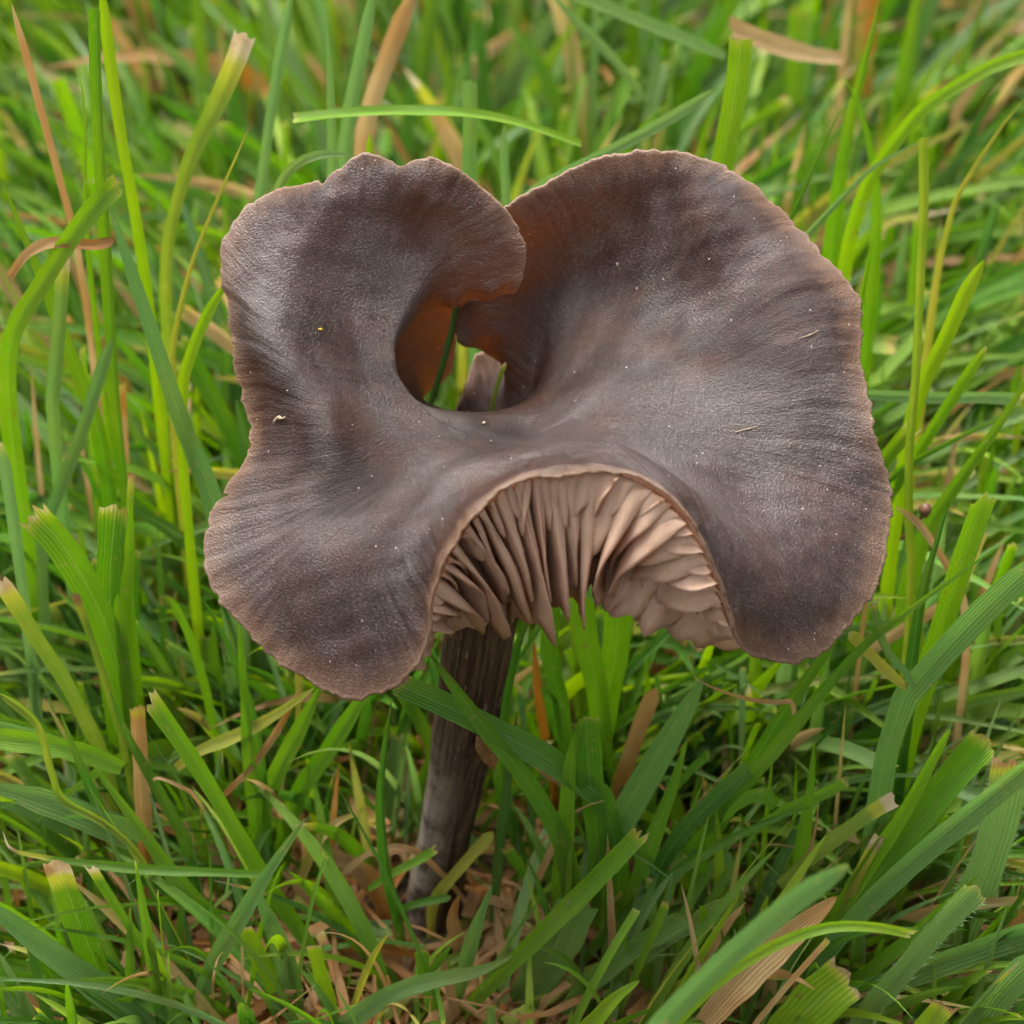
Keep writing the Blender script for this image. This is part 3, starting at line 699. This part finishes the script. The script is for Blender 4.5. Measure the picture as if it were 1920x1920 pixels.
# right side, upper
T("thin pointed blade standing beside the right lobe", [(1781,938),(1758,1010),(1730,1110),(1712,1220),(1705,1300)], 27, -60, 'd', 'point', 0, .2, .3)
T("stout blade with splintered white tip right of the cap", [(1848,930),(1815,1020),(1780,1130),(1740,1260),(1710,1360)], 44, -40, 'l', 'torn', .08, .1, .2)
T("long slender blade crossing diagonally below the right lobe", [(1872,1024),(1800,1075),(1710,1140),(1620,1210),(1530,1310),(1440,1420),(1360,1500)], 24, -200, 'g', 'point', .03, -.2, .25, taper=[1.4,1.3,1.2,1,.8])
T("broad flecked grey-green blade running off the right edge", [(1960,1040),(1880,1110),(1800,1190),(1710,1290)], 54, -150, 'b', 'blunt', 0, -.3, .15)
T("tall wiry stalk with yellow patch standing right of the cap", [(1731,258),(1732,380),(1724,560),(1716,720),(1706,830),(1704,960),(1708,1060),(1705,1150)], 17, 150, 'c', 'cut', .03, .2, .4)
T("pale blade bending over to meet the tall wiry stalk", [(1742,258),(1690,283),(1630,320),(1560,390),(1490,470)], 24, 680, 'p', 'point', .15, -.3)
T("square-cut upright blade behind the top of the right lobe", [(1390,68),(1382,150),(1365,250),(1345,350),(1330,450)], 46, 760, 'l', 'cut', .09, 0, .12)
T("dark needle-like blade behind the right lobe", [(1577,205),(1545,270),(1505,360),(1470,440)], 17, 640, 'd', 'point')
T("short spear blade touching the right edge of the cap", [(1643,415),(1632,470),(1615,560),(1600,650)], 22, 420, 'l', 'point', .08)
T("horizontal pale blade pointing right from behind the cap", [(1918,748),(1830,745),(1720,745),(1600,738),(1520,735)], 26, 430, 'p', 'cut', .1, -.4, .15, root=False)
T("flecked blade with torn tip poking from behind the right lobe", [(1712,800),(1680,835),(1645,880),(1600,950)], 30, 220, 'l', 'torn', .2)
T("thin dead tip beside the right lobe", [(1688,858),(1672,885),(1660,910),(1650,950)], 9, 150, 't', 'point')
T("bright blade arching up to the top right edge", [(1930,102),(1860,125),(1780,170),(1720,215),(1660,290),(1620,360)], 30, 850, 'y', 'cut', .05, -.2)
T("yellowing blade slanting up at the right edge", [(1925,180),(1880,235),(1830,310),(1800,360)], 20, 800, 's', 'point')
T("glossy pointed blade standing upright at far upper right", [(1650,0),(1628,90),(1600,200),(1580,300)], 40, 1100, 'l', 'point')
T("forked bright blade pointing up left behind the right lobe", [(1580,140),(1605,190),(1625,250),(1640,330)], 32, 900, 'l', 'point')
T("bright blade slanting to a round tip at right of the stalk", [(1845,488),(1810,550),(1770,640),(1730,720)], 30, 330, 'y', 'blunt')
T("yellow-green blade with bleached tip crossing right of the stalk", [(1850,650),(1790,740),(1720,850),(1650,960)], 24, 330, 'l', 'blunt', .15)
T("bright long blade running up to the right edge of the picture", [(1940,690),(1870,800),(1800,900),(1740,990)], 38, 250, 'l', 'point')
T("pale cream dead blade sloping behind the stalk", [(1680,950),(1725,985),(1775,1060),(1800,1110)], 16, 120, 't', 'blunt', .2, name="dead_grass_leaf")
T("green blade arching horizontally right of the cap", [(1910,770),(1830,805),(1760,840),(1690,880),(1620,940)], 24, 270, 'g', 'point', 0, -.3)
T("yellow half-dead blade hanging under the right lobe", [(1592,1185),(1630,1225),(1665,1260),(1700,1290)], 22, -160, 's', 'blunt', .3, root=False)
T("crinkled pale-edged blade right under the right lobe", [(1634,1130),(1650,1190),(1680,1240),(1712,1288)], 16, -170, 'b', 'torn', .2, root=False, wig=4)
# upper left and top
T("cut horizontal blade with white tip above the left lobe", [(550,222),(640,212),(760,207),(880,212),(980,232),(1090,270)], 22, 760, 'l', 'cut', .06, -.3, .25, root=False)
T("pale blade sloping down behind the notch of the cap", [(1345,165),(1250,225),(1150,280),(1060,325),(985,375)], 26, 820, 'p', 'blunt', 0, -.3)
T("pale narrow blade slanting down from the top edge", [(1030,-15),(1090,50),(1150,110),(1200,175)], 24, 1500, 'p', 'point', root=False)
T("pale wide blade slanting right from the top edge", [(1060,-20),(1180,30),(1280,70),(1360,105)], 30, 1600, 'p', 'blunt', root=False)
T("tall square-cut upright blade at upper left", [(178,15),(180,120),(186,260),(196,420),(204,560),(212,700)], 26, 450, 'g', 'cut', .05, .3, .3)
T("tall bright blade just right of the tall square-cut one", [(190,-30),(205,100),(228,260),(250,380),(272,520)], 24, 650, 'y', 'blunt')
T("thin upright blade with bent yellow tip at upper left", [(143,130),(155,170),(160,260),(160,380)], 14, 560, 'l', 'point', .2)
T("straw-coloured stalk slanting at the upper left corner", [(22,8),(48,100),(75,200),(105,310),(135,420)], 15, 650, 't', 'blunt')
T("folded blade with cut end bending right at left", [(222,345),(180,385),(130,450),(80,530),(30,610)], 38, 420, 'l', 'cut', .1, -.2)
T("thin orange dead blade rising left of the left lobe", [(472,228),(440,300),(405,380),(365,480),(340,570),(325,650)], 15, 540, 's', 'point', .9)
T("green blade ending in a broad frayed orange tip at top left", [(460,65),(440,120),(405,200),(365,280),(335,370),(315,460)], 26, 820, 'c', 'torn', .95, taper=[1,1,1,1.1,1.7])
T("large blue-green blade sloping down to the left lobe", [(205,385),(240,490),(290,640),(340,790),(385,900),(410,980)], 44, 300, 'b', 'point', 0, -.2, .12, taper=[1,1,1,1,1.4])
T("slender blue-green blade leaning right at left", [(210,635),(185,710),(150,820),(115,910),(85,1000)], 26, 380, 'b', 'blunt')
T("pale upright blade above the left lobe", [(547,-20),(530,80),(510,200),(492,330),(480,420)], 24, 1000, 'p', 'blunt')
T("broad pale blade standing behind the top of the left lobe", [(612,40),(618,130),(622,240),(625,340)], 38, 950, 'p', 'point')
T("pale blade slanting behind the top of the left lobe", [(700,-20),(680,90),(658,200),(645,300)], 30, 1000, 'p', 'blunt')
T("pale arching blade over the shoulder of the left lobe", [(665,292),(610,288),(560,305),(525,345),(505,420)], 20, 560, 'p', 'blunt', 0, -.2)
T("small bright blade tip just above the left lobe", [(693,250),(693,290),(695,340)], 20, 640, 'y', 'blunt')
T("grey-brown dead blade slanting behind the left lobe", [(775,-15),(745,60),(715,140),(690,220)], 40, 1200, 't', 'blunt')
T("vertical blue-green blade behind the gap in the cap", [(880,150),(882,220),(880,300),(885,380)], 30, 900, 'b', 'cut')
T("pale blade standing behind the gap in the cap", [(945,235),(945,290),(948,360)], 20, 800, 'p', 'blunt')
T("fallen tan leaf strip at the top right", [(1370,50),(1430,75),(1510,100),(1580,110)], 44, 1500, 't', 'cut', root=False)
T("bright blade with tan torn edge touching the left lobe", [(425,530),(400,570),(375,620),(350,690)], 22, 330, 'y', 'blunt')
T("dead orange scrap curling round a blade at far left", [(210,455),(130,455),(60,465),(20,520)], 22, 430, 'o', 'blunt', root=False, wig=5)
T("straight green blade leaning right at the left margin", [(0,330),(40,430),(85,540),(130,660),(170,760)], 34, 520, 'g', 'point')
T("upright pale stub with browned end at left of the cap", [(118,480),(115,560),(108,640),(100,740)], 28, 440, 'b', 'cut', .5)
# in the funnel of the cap
T("dark green stalk seen through the hole in the cap", [(862,540),(850,610),(832,680),(808,760),(795,820)], 13, 230, 'd', 'blunt', 0, .3, .5, root=False, b1=400)
T("thin yellowing tip inside the hole of the cap", [(948,680),(938,705),(928,740),(918,790)], 9, 235, 'c', 'blunt', .4, root=False)

# hairs on the downy blades: one part per blade
def hairs(res, n, seed):
    o, C, V = res; g = np.random.default_rng(seed)
    vs, fs = [], []
    ncol = V.shape[1]
    T_ = np.gradient(C, axis=0); T_ /= np.linalg.norm(T_, axis=1, keepdims=True)
    for _ in range(n):
        i = g.integers(2, len(C) - 1); e = g.choice([0, ncol - 1, g.integers(0, ncol)])
        p = V[i, e] * .5 + V[i - 1, e] * .5 + T_[i] * g.uniform(-20, 20)
        out = (V[i, e] - C[i]); out = out / (np.linalg.norm(out) + 1e-6)
        d = out * g.uniform(.2, 1) + VIEW * g.uniform(0, .7) + T_[i] * g.uniform(0, .7) + g.normal(0, .15, 3); d /= np.linalg.norm(d)
        L = g.uniform(6, 14); q = np.cross(d, VIEW); q /= np.linalg.norm(q) + 1e-6
        k = len(vs); m = p + d * L * .55 + T_[i] * 1.0
        vs += [p - q * .4, p + q * .4, m + q * .25, m - q * .25, p + d * L + T_[i] * 3]
        fs += [[k, k + 1, k + 2, k + 3], [k + 3, k + 2, k + 4]]
    h = link_mesh("leaf_hairs", np.array(vs), fs, M_HAIR, o); h["kind"] = "stuff"
hm = NT("leaf_hair"); hb = hm.add("ShaderNodeBsdfPrincipled", i_Base_Color=(0.36, 0.44, 0.26), i_Roughness=.5); M_HAIR = hm.done(hb.outputs[0])
hairs(hairy1, 260, 1); hairs(hairy2, 220, 2); hairs(hairy3, 110, 3)

# ------------------------------------------------------------------ small things
def ball_mesh(nu=14, nv=9):
    v = [(math.cos(2*math.pi*i/nu)*math.sin(math.pi*(j+.5)/nv), math.sin(2*math.pi*i/nu)*math.sin(math.pi*(j+.5)/nv), math.cos(math.pi*(j+.5)/nv)) for i in range(nu) for j in range(nv)]
    f = grid_faces(nu, nv, wrap_u=True).tolist(); f.append([i*nv for i in range(nu)][::-1]); f.append([i*nv+nv-1 for i in range(nu)])
    return np.array(v), f
BV, BF = ball_mesh()
def plain(name, colr, rough=.5, **kw):
    n = NT(name); geo = n.add("ShaderNodeTexCoord").outputs["Object"]
    nz = n.noise(geo, 900, 3, .6)
    c = n.mix(n.step(nz, .35, .65), colr, tuple(x * .6 for x in colr))
    b = n.add("ShaderNodeBsdfPrincipled", i_Base_Color=c, i_Roughness=rough, i_Normal=n.bump(nz, .4, .0002))
    return n.done(b.outputs[0])
M_BUD = plain("bud_skin", (0.16, 0.07, 0.035), .5); M_STRAW = plain("straw", (0.36, 0.26, 0.16), .7); M_POLLEN = plain("pollen", (0.85, 0.55, 0.04), .6)
M_FLAKE = plain("bark_flake", (0.22, 0.10, 0.025), .7)
def bud(label, px, py, b, rx, rz, to):
    c = at(px, py, b); v = BV.copy(); v[:, 2] *= rz / rx; v *= rx * (1 + .12 * np.sin(3 * np.arctan2(v[:, 1:2], v[:, 0:1])))
    o = bpy.data.objects.new("flower_bud", None); COL.objects.link(o); o.location = tuple(c * S)
    link_mesh("bud_head", v, BF, M_BUD, o)
    q = at(*to) - c; ax = [np.zeros(3), q * .4 + np.array([0, 0, -10]), q]
    C = spline(np.array(ax), 10); ring = np.stack([np.cos(np.linspace(0, 2*np.pi, 7)[:-1]), np.zeros(6), np.sin(np.linspace(0, 2*np.pi, 7)[:-1])], 1) * 4.5
    link_mesh("stalk", (C[:, None] + ring[None]).reshape(-1, 3), np.concatenate([grid_faces(10, 6), np.array([[i*6+5, i*6, (i+1)*6, (i+1)*6+5] for i in range(9)])[:, [0,3,2,1]]]), M_FLAKE, o)
    tag(o, label, "bud")
bud("small reddish-brown bud beside the tall wiry stalk right of the cap", 1735, 957, 210, 13, 15, (1690, 1010, 200))
# bits lying on the cap: found on the built surface
TP = np.stack(proj(TOP.reshape(-1, 3))[:2], 1); TD = proj(TOP.reshape(-1, 3))[2]
def on_cap(px, py):
    d = np.hypot(TP[:, 0] - px, TP[:, 1] - py); i = np.where(d < 14)[0]
    if len(i) == 0: i = np.array([d.argmin()])
    j = i[np.argmin(TD[i] + d[i] * 3)]
    return TOP.reshape(-1, 3)[j], NRM.reshape(-1, 3)[j]
def crumb(label, pts, w, mat, name, cat):
    P = []
    for p in pts:
        q, n_ = on_cap(*p); P.append(q + n_ * (w * .45))
    C = spline(np.array(P), 12); a = np.linspace(0, 2 * np.pi, 7)[:-1]
    T_ = np.gradient(C, axis=0); T_ /= np.linalg.norm(T_, axis=1, keepdims=True) + 1e-9
    e1 = np.cross(T_, VIEW); e1 /= np.linalg.norm(e1, axis=1, keepdims=True); e2 = np.cross(T_, e1)
    rad_ = w * .5 * np.sin(np.linspace(.25, 2.9, 12)) * (1 + .3 * np.sin(np.linspace(0, 14, 12)))
    V = C[:, None] + rad_[:, None, None] * (e1[:, None] * np.cos(a)[None, :, None] + e2[:, None] * np.sin(a)[None, :, None] * .6)
    f = np.concatenate([grid_faces(12, 6), np.array([[i*6+5, (i+1)*6+5, (i+1)*6, i*6] for i in range(11)])]).tolist() + [[0,1,2,3,4,5], [71,70,69,68,67,66]]
    tag(link_mesh(name, V.reshape(-1, 3), f, mat), label, cat)
crumb("tiny curled straw crumb lying on the left side of the cap", [(513,792),(522,784),(530,783),(537,779)], 6, M_STRAW, "straw_crumb", "crumb")
crumb("tiny yellow pollen speck on the left lobe of the cap", [(597,619),(603,617)], 4.5, M_POLLEN, "pollen_speck", "speck")
crumb("thin straw scratch on the upper right lobe of the cap", [(1495,635),(1520,625),(1535,617)], 2.5, M_STRAW, "plant_fibre", "fibre")
crumb("pale fleck on the dark band of the right lobe", [(1378,812),(1400,805),(1420,800)], 2.5, M_STRAW, "plant_fibre", "fibre")
crumb("white speck on the ridge above the gill arch", [(905,795),(912,793)], 6, M_STRAW, "straw_crumb", "crumb")
# peeling flake on the stem
fk = []
for i, (x, y) in enumerate([(893,1378),(912,1392),(935,1420),(928,1445),(905,1428),(890,1402)]): fk.append(at(x, y, -118 - 6 * (i % 3)))
for i, (x, y) in enumerate([(893,1378),(912,1392),(935,1420),(928,1445),(905,1428),(890,1402)]): fk.append(at(x, y, -108 - 6 * (i % 3)))
fkf = [[0,1,2,3,4,5], [11,10,9,8,7,6]] + [[i, i + 6, (i + 1) % 6 + 6, (i + 1) % 6] for i in range(6)]
fo = link_mesh("peeling_flake", np.array(fk), fkf, M_FLAKE, stem, smooth=False)
# dew on two blades in front
dm = NT("dew"); dt = dm.add("ShaderNodeBsdfTransparent"); dg = dm.add("ShaderNodeBsdfGlossy"); dg.inputs["Roughness"].default_value = .03
dfr = dm.add("ShaderNodeFresnel"); dfr.inputs["IOR"].default_value = 1.45
dmx = dm.add("ShaderNodeMixShader"); dm.set(dmx.inputs[0], dm.math('MULTIPLY_ADD', dfr.outputs[0], 1.0, .06)); dm.set(dmx.inputs[1], dt); dm.set(dmx.inputs[2], dg)
M_DEW = dm.done(dmx.outputs[0])
DEW = None
def dew(res, n, seed, vr):
    global DEW
    o, C, V = res; g = np.random.default_rng(seed)
    for _ in range(n):
        i = int(g.uniform(*vr) * (len(C) - 1)); j = g.integers(1, V.shape[1] - 1); R_ = g.uniform(1.4, 3.4)
        p = V[i, j] + (V[min(i + 1, len(C) - 1), j] - V[i, j]) * g.uniform(0, 1) + VIEW * R_ * .35
        if DEW is None:
            d = link_mesh("dew_drop", BV, BF, M_DEW, o); DEW = d
        else:
            d = DEW.copy(); COL.objects.link(d); d.parent = o
        d.location = tuple(p * S); d.scale = (R_,) * 3
dew(cutdew, 26, 4, (.45, .95)); dew(greydew, 16, 5, (.3, .95))
# ------------------------------------------------------------------ the uncountable rest of the lawn: grass and litter
STEM_LINE = [(806, 1712), (822, 1620), (852, 1460), (880, 1300), (905, 1140)]
VIS = MARGIN[[0,1,2,3,4,5,6,7,8,9,10,11,12,13,14,15,16,17,18,19,20,22,23,48,49,50,51,52,53,54,55,56,57,58,59,60,61,62]][:, :2]
def in_poly(x, y, poly):
    c = np.zeros(x.shape, bool); n = len(poly)
    for i in range(n):
        x1, y1 = poly[i]; x2, y2 = poly[(i + 1) % n]
        with np.errstate(divide='ignore', invalid='ignore'):
            c ^= ((y1 > y) != (y2 > y)) & (x < (x2 - x1) * (y - y1) / (y2 - y1 + 1e-12) + x1)
    return c
CAPMASK = [(1060,860)] + [tuple(p + (p - np.array([1010, 800])) * .025) for p in VIS[5:]]
CAPMASK = [tuple(p + (p - np.array([1010, 800])) * .02) for p in VIS[5:]]     # whole cap incl. the gill arch
STEMMASK = [(780,1150),(1010,1120),(975,1300),(930,1500),(890,1700),(760,1715),(755,1600),(795,1400)]
STEMMASK2 = [(700,1500),(1040,1500),(1010,1720),(720,1725)]
capS = TOP[::9, ::8].reshape(-1, 3)
def clashes(P):
    """P: n blades x m points x 3 -> True where a blade would hide or pierce the mushroom"""
    x, y, z = proj(P)
    front = P[..., 1] < CY + 330
    near_stem = P[..., 1] < CY - 60 + 60
    bad = (in_poly(x, y, CAPMASK) & (P[..., 1] < CY - 150) & (z < DIST - 100)).any(1)
    bad |= (in_poly(x, y, STEMMASK) & near_stem).any(1)
    # pierce
    cand = np.where(((np.abs(P[..., 0] - 60) < 800) & (np.abs(P[..., 1] - CY - 100) < 850) & (P[..., 2] > 560)).any(1) & ~bad)[0]
    for i in cand:
        q = P[i][P[i][:, 2] > 560]
        d2 = ((q[:, None] - capS[None]) ** 2).sum(-1).min()
        if d2 < 70 ** 2: bad[i] = True
    bad |= ((P[..., 0] + 0) ** 2 + (P[..., 1]) ** 2 < 75 ** 2).any(1)
    # inside the bowl of the cap, seen above it
    bad |= (in_poly(x, y, CAPMASK) & (z < DIST + 250) & (P[..., 2] > 700) & (np.abs(P[..., 0] - 60) < 750)).any(1)
    return bad
def scatter(n_tufts, per, seed, region, hrange, wrange, flat=False):
    g = np.random.default_rng(seed)
    x0, x1, y0, y1 = region
    tx = g.uniform(x0, x1, n_tufts); ty = g.uniform(y0, y1, n_tufts)
    bx = np.repeat(tx, per) + g.normal(0, 38, n_tufts * per); by = np.repeat(ty, per) + g.normal(0, 38, n_tufts * per)
    n = len(bx)
    th = np.repeat(g.uniform(0, 2 * np.pi, n_tufts), per) + g.normal(0, 1.0, n)
    # the sward leans away from the mushroom, to the right on its right and left on its left
    lx = np.cos(th) * .55 + .55 * np.tanh((bx - 80) / 500); ly = np.sin(th) * .55
    H = g.uniform(*hrange, n) * np.repeat(g.uniform(.8, 1.15, n_tufts), per); W = g.uniform(*wrange, n)
    lean = g.uniform(.15, .85, n); cur = g.uniform(0, .8, n)
    return bx, by, lx, ly, H, W, lean, cur, g
def centre_lines(bx, by, lx, ly, H, lean, cur, m):
    t = np.linspace(0, 1, m)[None]
    hor = (lean[:, None] * t + cur[:, None] * t ** 2.2) * H[:, None]
    zz = H[:, None] * (t - .42 * cur[:, None] * t ** 2.6 - .15 * lean[:, None] * t ** 2)
    X = bx[:, None] + lx[:, None] * hor; Y = by[:, None] + ly[:, None] * hor
    Z = zz + ground_z(bx, by)[:, None] - 8
    return np.stack([X, Y, Z], -1)
def bulk(P, W, facing, cut, ncol, fold):
    n, m, _ = P.shape
    Tn = np.gradient(P, axis=1); Tn /= np.linalg.norm(Tn, axis=-1, keepdims=True) + 1e-9
    sd = np.cross(Tn, facing[:, None]); sd /= np.linalg.norm(sd, axis=-1, keepdims=True) + 1e-9
    nr = np.cross(sd, Tn)
    v = np.linspace(0, 1, m)[None]
    pt = (.7 + .3 * np.clip(v / .35, 0, 1)) * np.clip((1 - v) / .45, 0, 1) ** .6
    ct = (.7 + .3 * np.clip(v / .4, 0, 1)) * np.ones_like(v)
    w = np.where(cut[:, None], ct, pt) * W[:, None]; w = np.maximum(w, 1.0)
    s = np.linspace(-.5, .5, ncol)
    V = P[:, :, None] + sd[:, :, None] * (w[..., None] * s)[..., None] + nr[:, :, None] * (fold[:, None, None] * w[..., None] * (np.abs(s) * 2 - .5))[..., None]
    return V
def bulk_object(name, V, cols, label, mat):
    n, m, c, _ = V.shape
    f = grid_faces(m, c); F = (f[None] + (np.arange(n) * m * c)[:, None, None]).reshape(-1, 4)
    uvb = np.stack(np.meshgrid(np.linspace(0, 1, m), np.linspace(0, 1, c), indexing='ij')[::-1], -1)
    uv = np.tile(uvb.reshape(-1, 2), (n, 1)); col = np.repeat(cols, m * c, 0)
    o = link_mesh(name, V.reshape(-1, 3), F, mat, None, uv, col)
    return tag(o, label, kind="stuff")
def lawn(name, label, seed, specs):
    Vs, Cs = [], []
    for (nt, per, region, hr, wr, keep) in specs:
        bx, by, lx, ly, H, W, lean, cur, g = scatter(nt, per, seed, region, hr, wr); seed += 1
        # keep it open round the stem foot
        d = np.hypot((bx - 60) / 1.3, by + 120); k = g.uniform(0, 1, len(bx)) < np.clip((d - 110) / 400, .14, 1) * keep
        P = centre_lines(bx, by, lx, ly, H, lean, cur, 11)
        x, y, z = proj(P)
        k &= (z.min(1) > DIST - 900)                     # nothing right in front of the lens
        k &= ~clashes(P)
        P, W_ = P[k], W[k]; n = len(P)
        fc = np.stack([g.normal(0, .7, n), -np.ones(n) * .8 + g.normal(0, .4, n), np.ones(n) * .6], -1)
        cut = g.uniform(0, 1, n) < .14
        V = bulk(P, W_, fc, cut, 5, g.uniform(.05, .35, n))
        # ragged cut ends
        V[:, -1] += np.where(cut[:, None, None], g.uniform(-.3, .3, (n, 5, 1)) * W_[:, None, None], 0) * (P[:, -1] - P[:, -2])[:, None] / (np.linalg.norm(P[:, -1] - P[:, -2], axis=-1)[:, None, None] + 1e-9)
        hue = np.clip(g.normal(.48, .24, n), 0, 1); dry = np.where(g.uniform(0, 1, n) < .13, g.uniform(.3, 1, n), 0)
        wax = np.where(g.uniform(0, 1, n) < .24, g.uniform(.3, 1, n), g.uniform(0, .12, n)); tip = np.where(cut, g.uniform(.03, .14, n), np.where(g.uniform(0, 1, n) < .10, g.uniform(.1, .7, n), 0))
        Vs.append(V); Cs.append(np.stack([hue, dry, wax, tip], 1))
    return bulk_object(name, np.concatenate(Vs), np.concatenate(Cs), label, M_BLADE)
lawn("grass", "dense green lawn grass surrounding the mushroom", 20, [
    (250, 5, (-1500, 1600, -520, 250), (260, 600), (11, 34), .8),
    (230, 5, (-1600, 1700, 200, 800), (420, 820), (14, 40), 1.0),
    (520, 5, (-2300, 2400, 700, 2300), (520, 1050), (16, 46), 1.0),
    (460, 5, (-3200, 3300, 2000, 6000), (600, 1300), (24, 66), 1.0),
    (150, 5, (-3200, -1400, -700, 2600), (420, 850), (18, 46), 1.0),
    (150, 5, (1500, 3300, -700, 2600), (420, 850), (18, 46), 1.0),
    (460, 6, (-1500, 1600, -620, 900), (90, 260), (8, 24), .8),
    (300, 6, (-1600, 1700, -480, 1100), (260, 640), (6, 17), 1.0),
    (420, 6, (-2600, 2700, 900, 3200), (400, 950), (9, 24), 1.0),
    (500, 6, (-2300, 2400, 800, 3000), (150, 420), (12, 32), 1.0)])
# dead blades and moss bits lying on the soil
def litter(n, seed, region):
    g = np.random.default_rng(seed)
    x = g.uniform(region[0], region[1], n); y = g.uniform(region[2], region[3], n); th = g.uniform(0, 2 * np.pi, n)
    L = g.uniform(180, 720, n); t = np.linspace(-.5, .5, 9)[None]
    bend = g.normal(0, .5, n)[:, None] * (t ** 2) * L[:, None]
    X = x[:, None] + np.cos(th)[:, None] * t * L[:, None] - np.sin(th)[:, None] * bend
    Y = y[:, None] + np.sin(th)[:, None] * t * L[:, None] + np.cos(th)[:, None] * bend
    Z = ground_z(X, Y) + g.uniform(6, 95, n)[:, None] * (g.uniform(.2, 1, n)[:, None]) + g.normal(0, .16, n)[:, None] * t * L[:, None] + 14 * np.sin(t * 9 + g.uniform(0, 6, n)[:, None])
    P = np.stack([X, Y, np.maximum(Z, ground_z(X, Y) + 3)], -1)
    k = ~((P[..., 0] ** 2 + P[..., 1] ** 2 < 70 ** 2).any(1)); P = P[k]; n = len(P)
    W = 4 + g.gamma(1.6, 8, n)
    fc = np.stack([g.normal(0, .5, n), g.normal(0, .5, n), np.ones(n)], -1)
    V = bulk(P, W, fc, g.uniform(0, 1, n) < .6, 5, g.uniform(-.4, .5, n))
    cols = np.stack([g.uniform(.2, .8, n), np.where(g.uniform(0, 1, n) < .82, g.uniform(.84, 1, n), g.uniform(.1, .5, n)), g.uniform(0, .2, n), g.uniform(0, .4, n)], 1)
    return V, cols
A = [litter(2600, 61, (-1300, 1500, -700, 900)), litter(1800, 62, (-2600, 2700, 700, 4200))]
bulk_object("leaf_litter", np.concatenate([a[0] for a in A]), np.concatenate([a[1] for a in A]), "orange and straw coloured dead grass lying on the soil", M_BLADE)
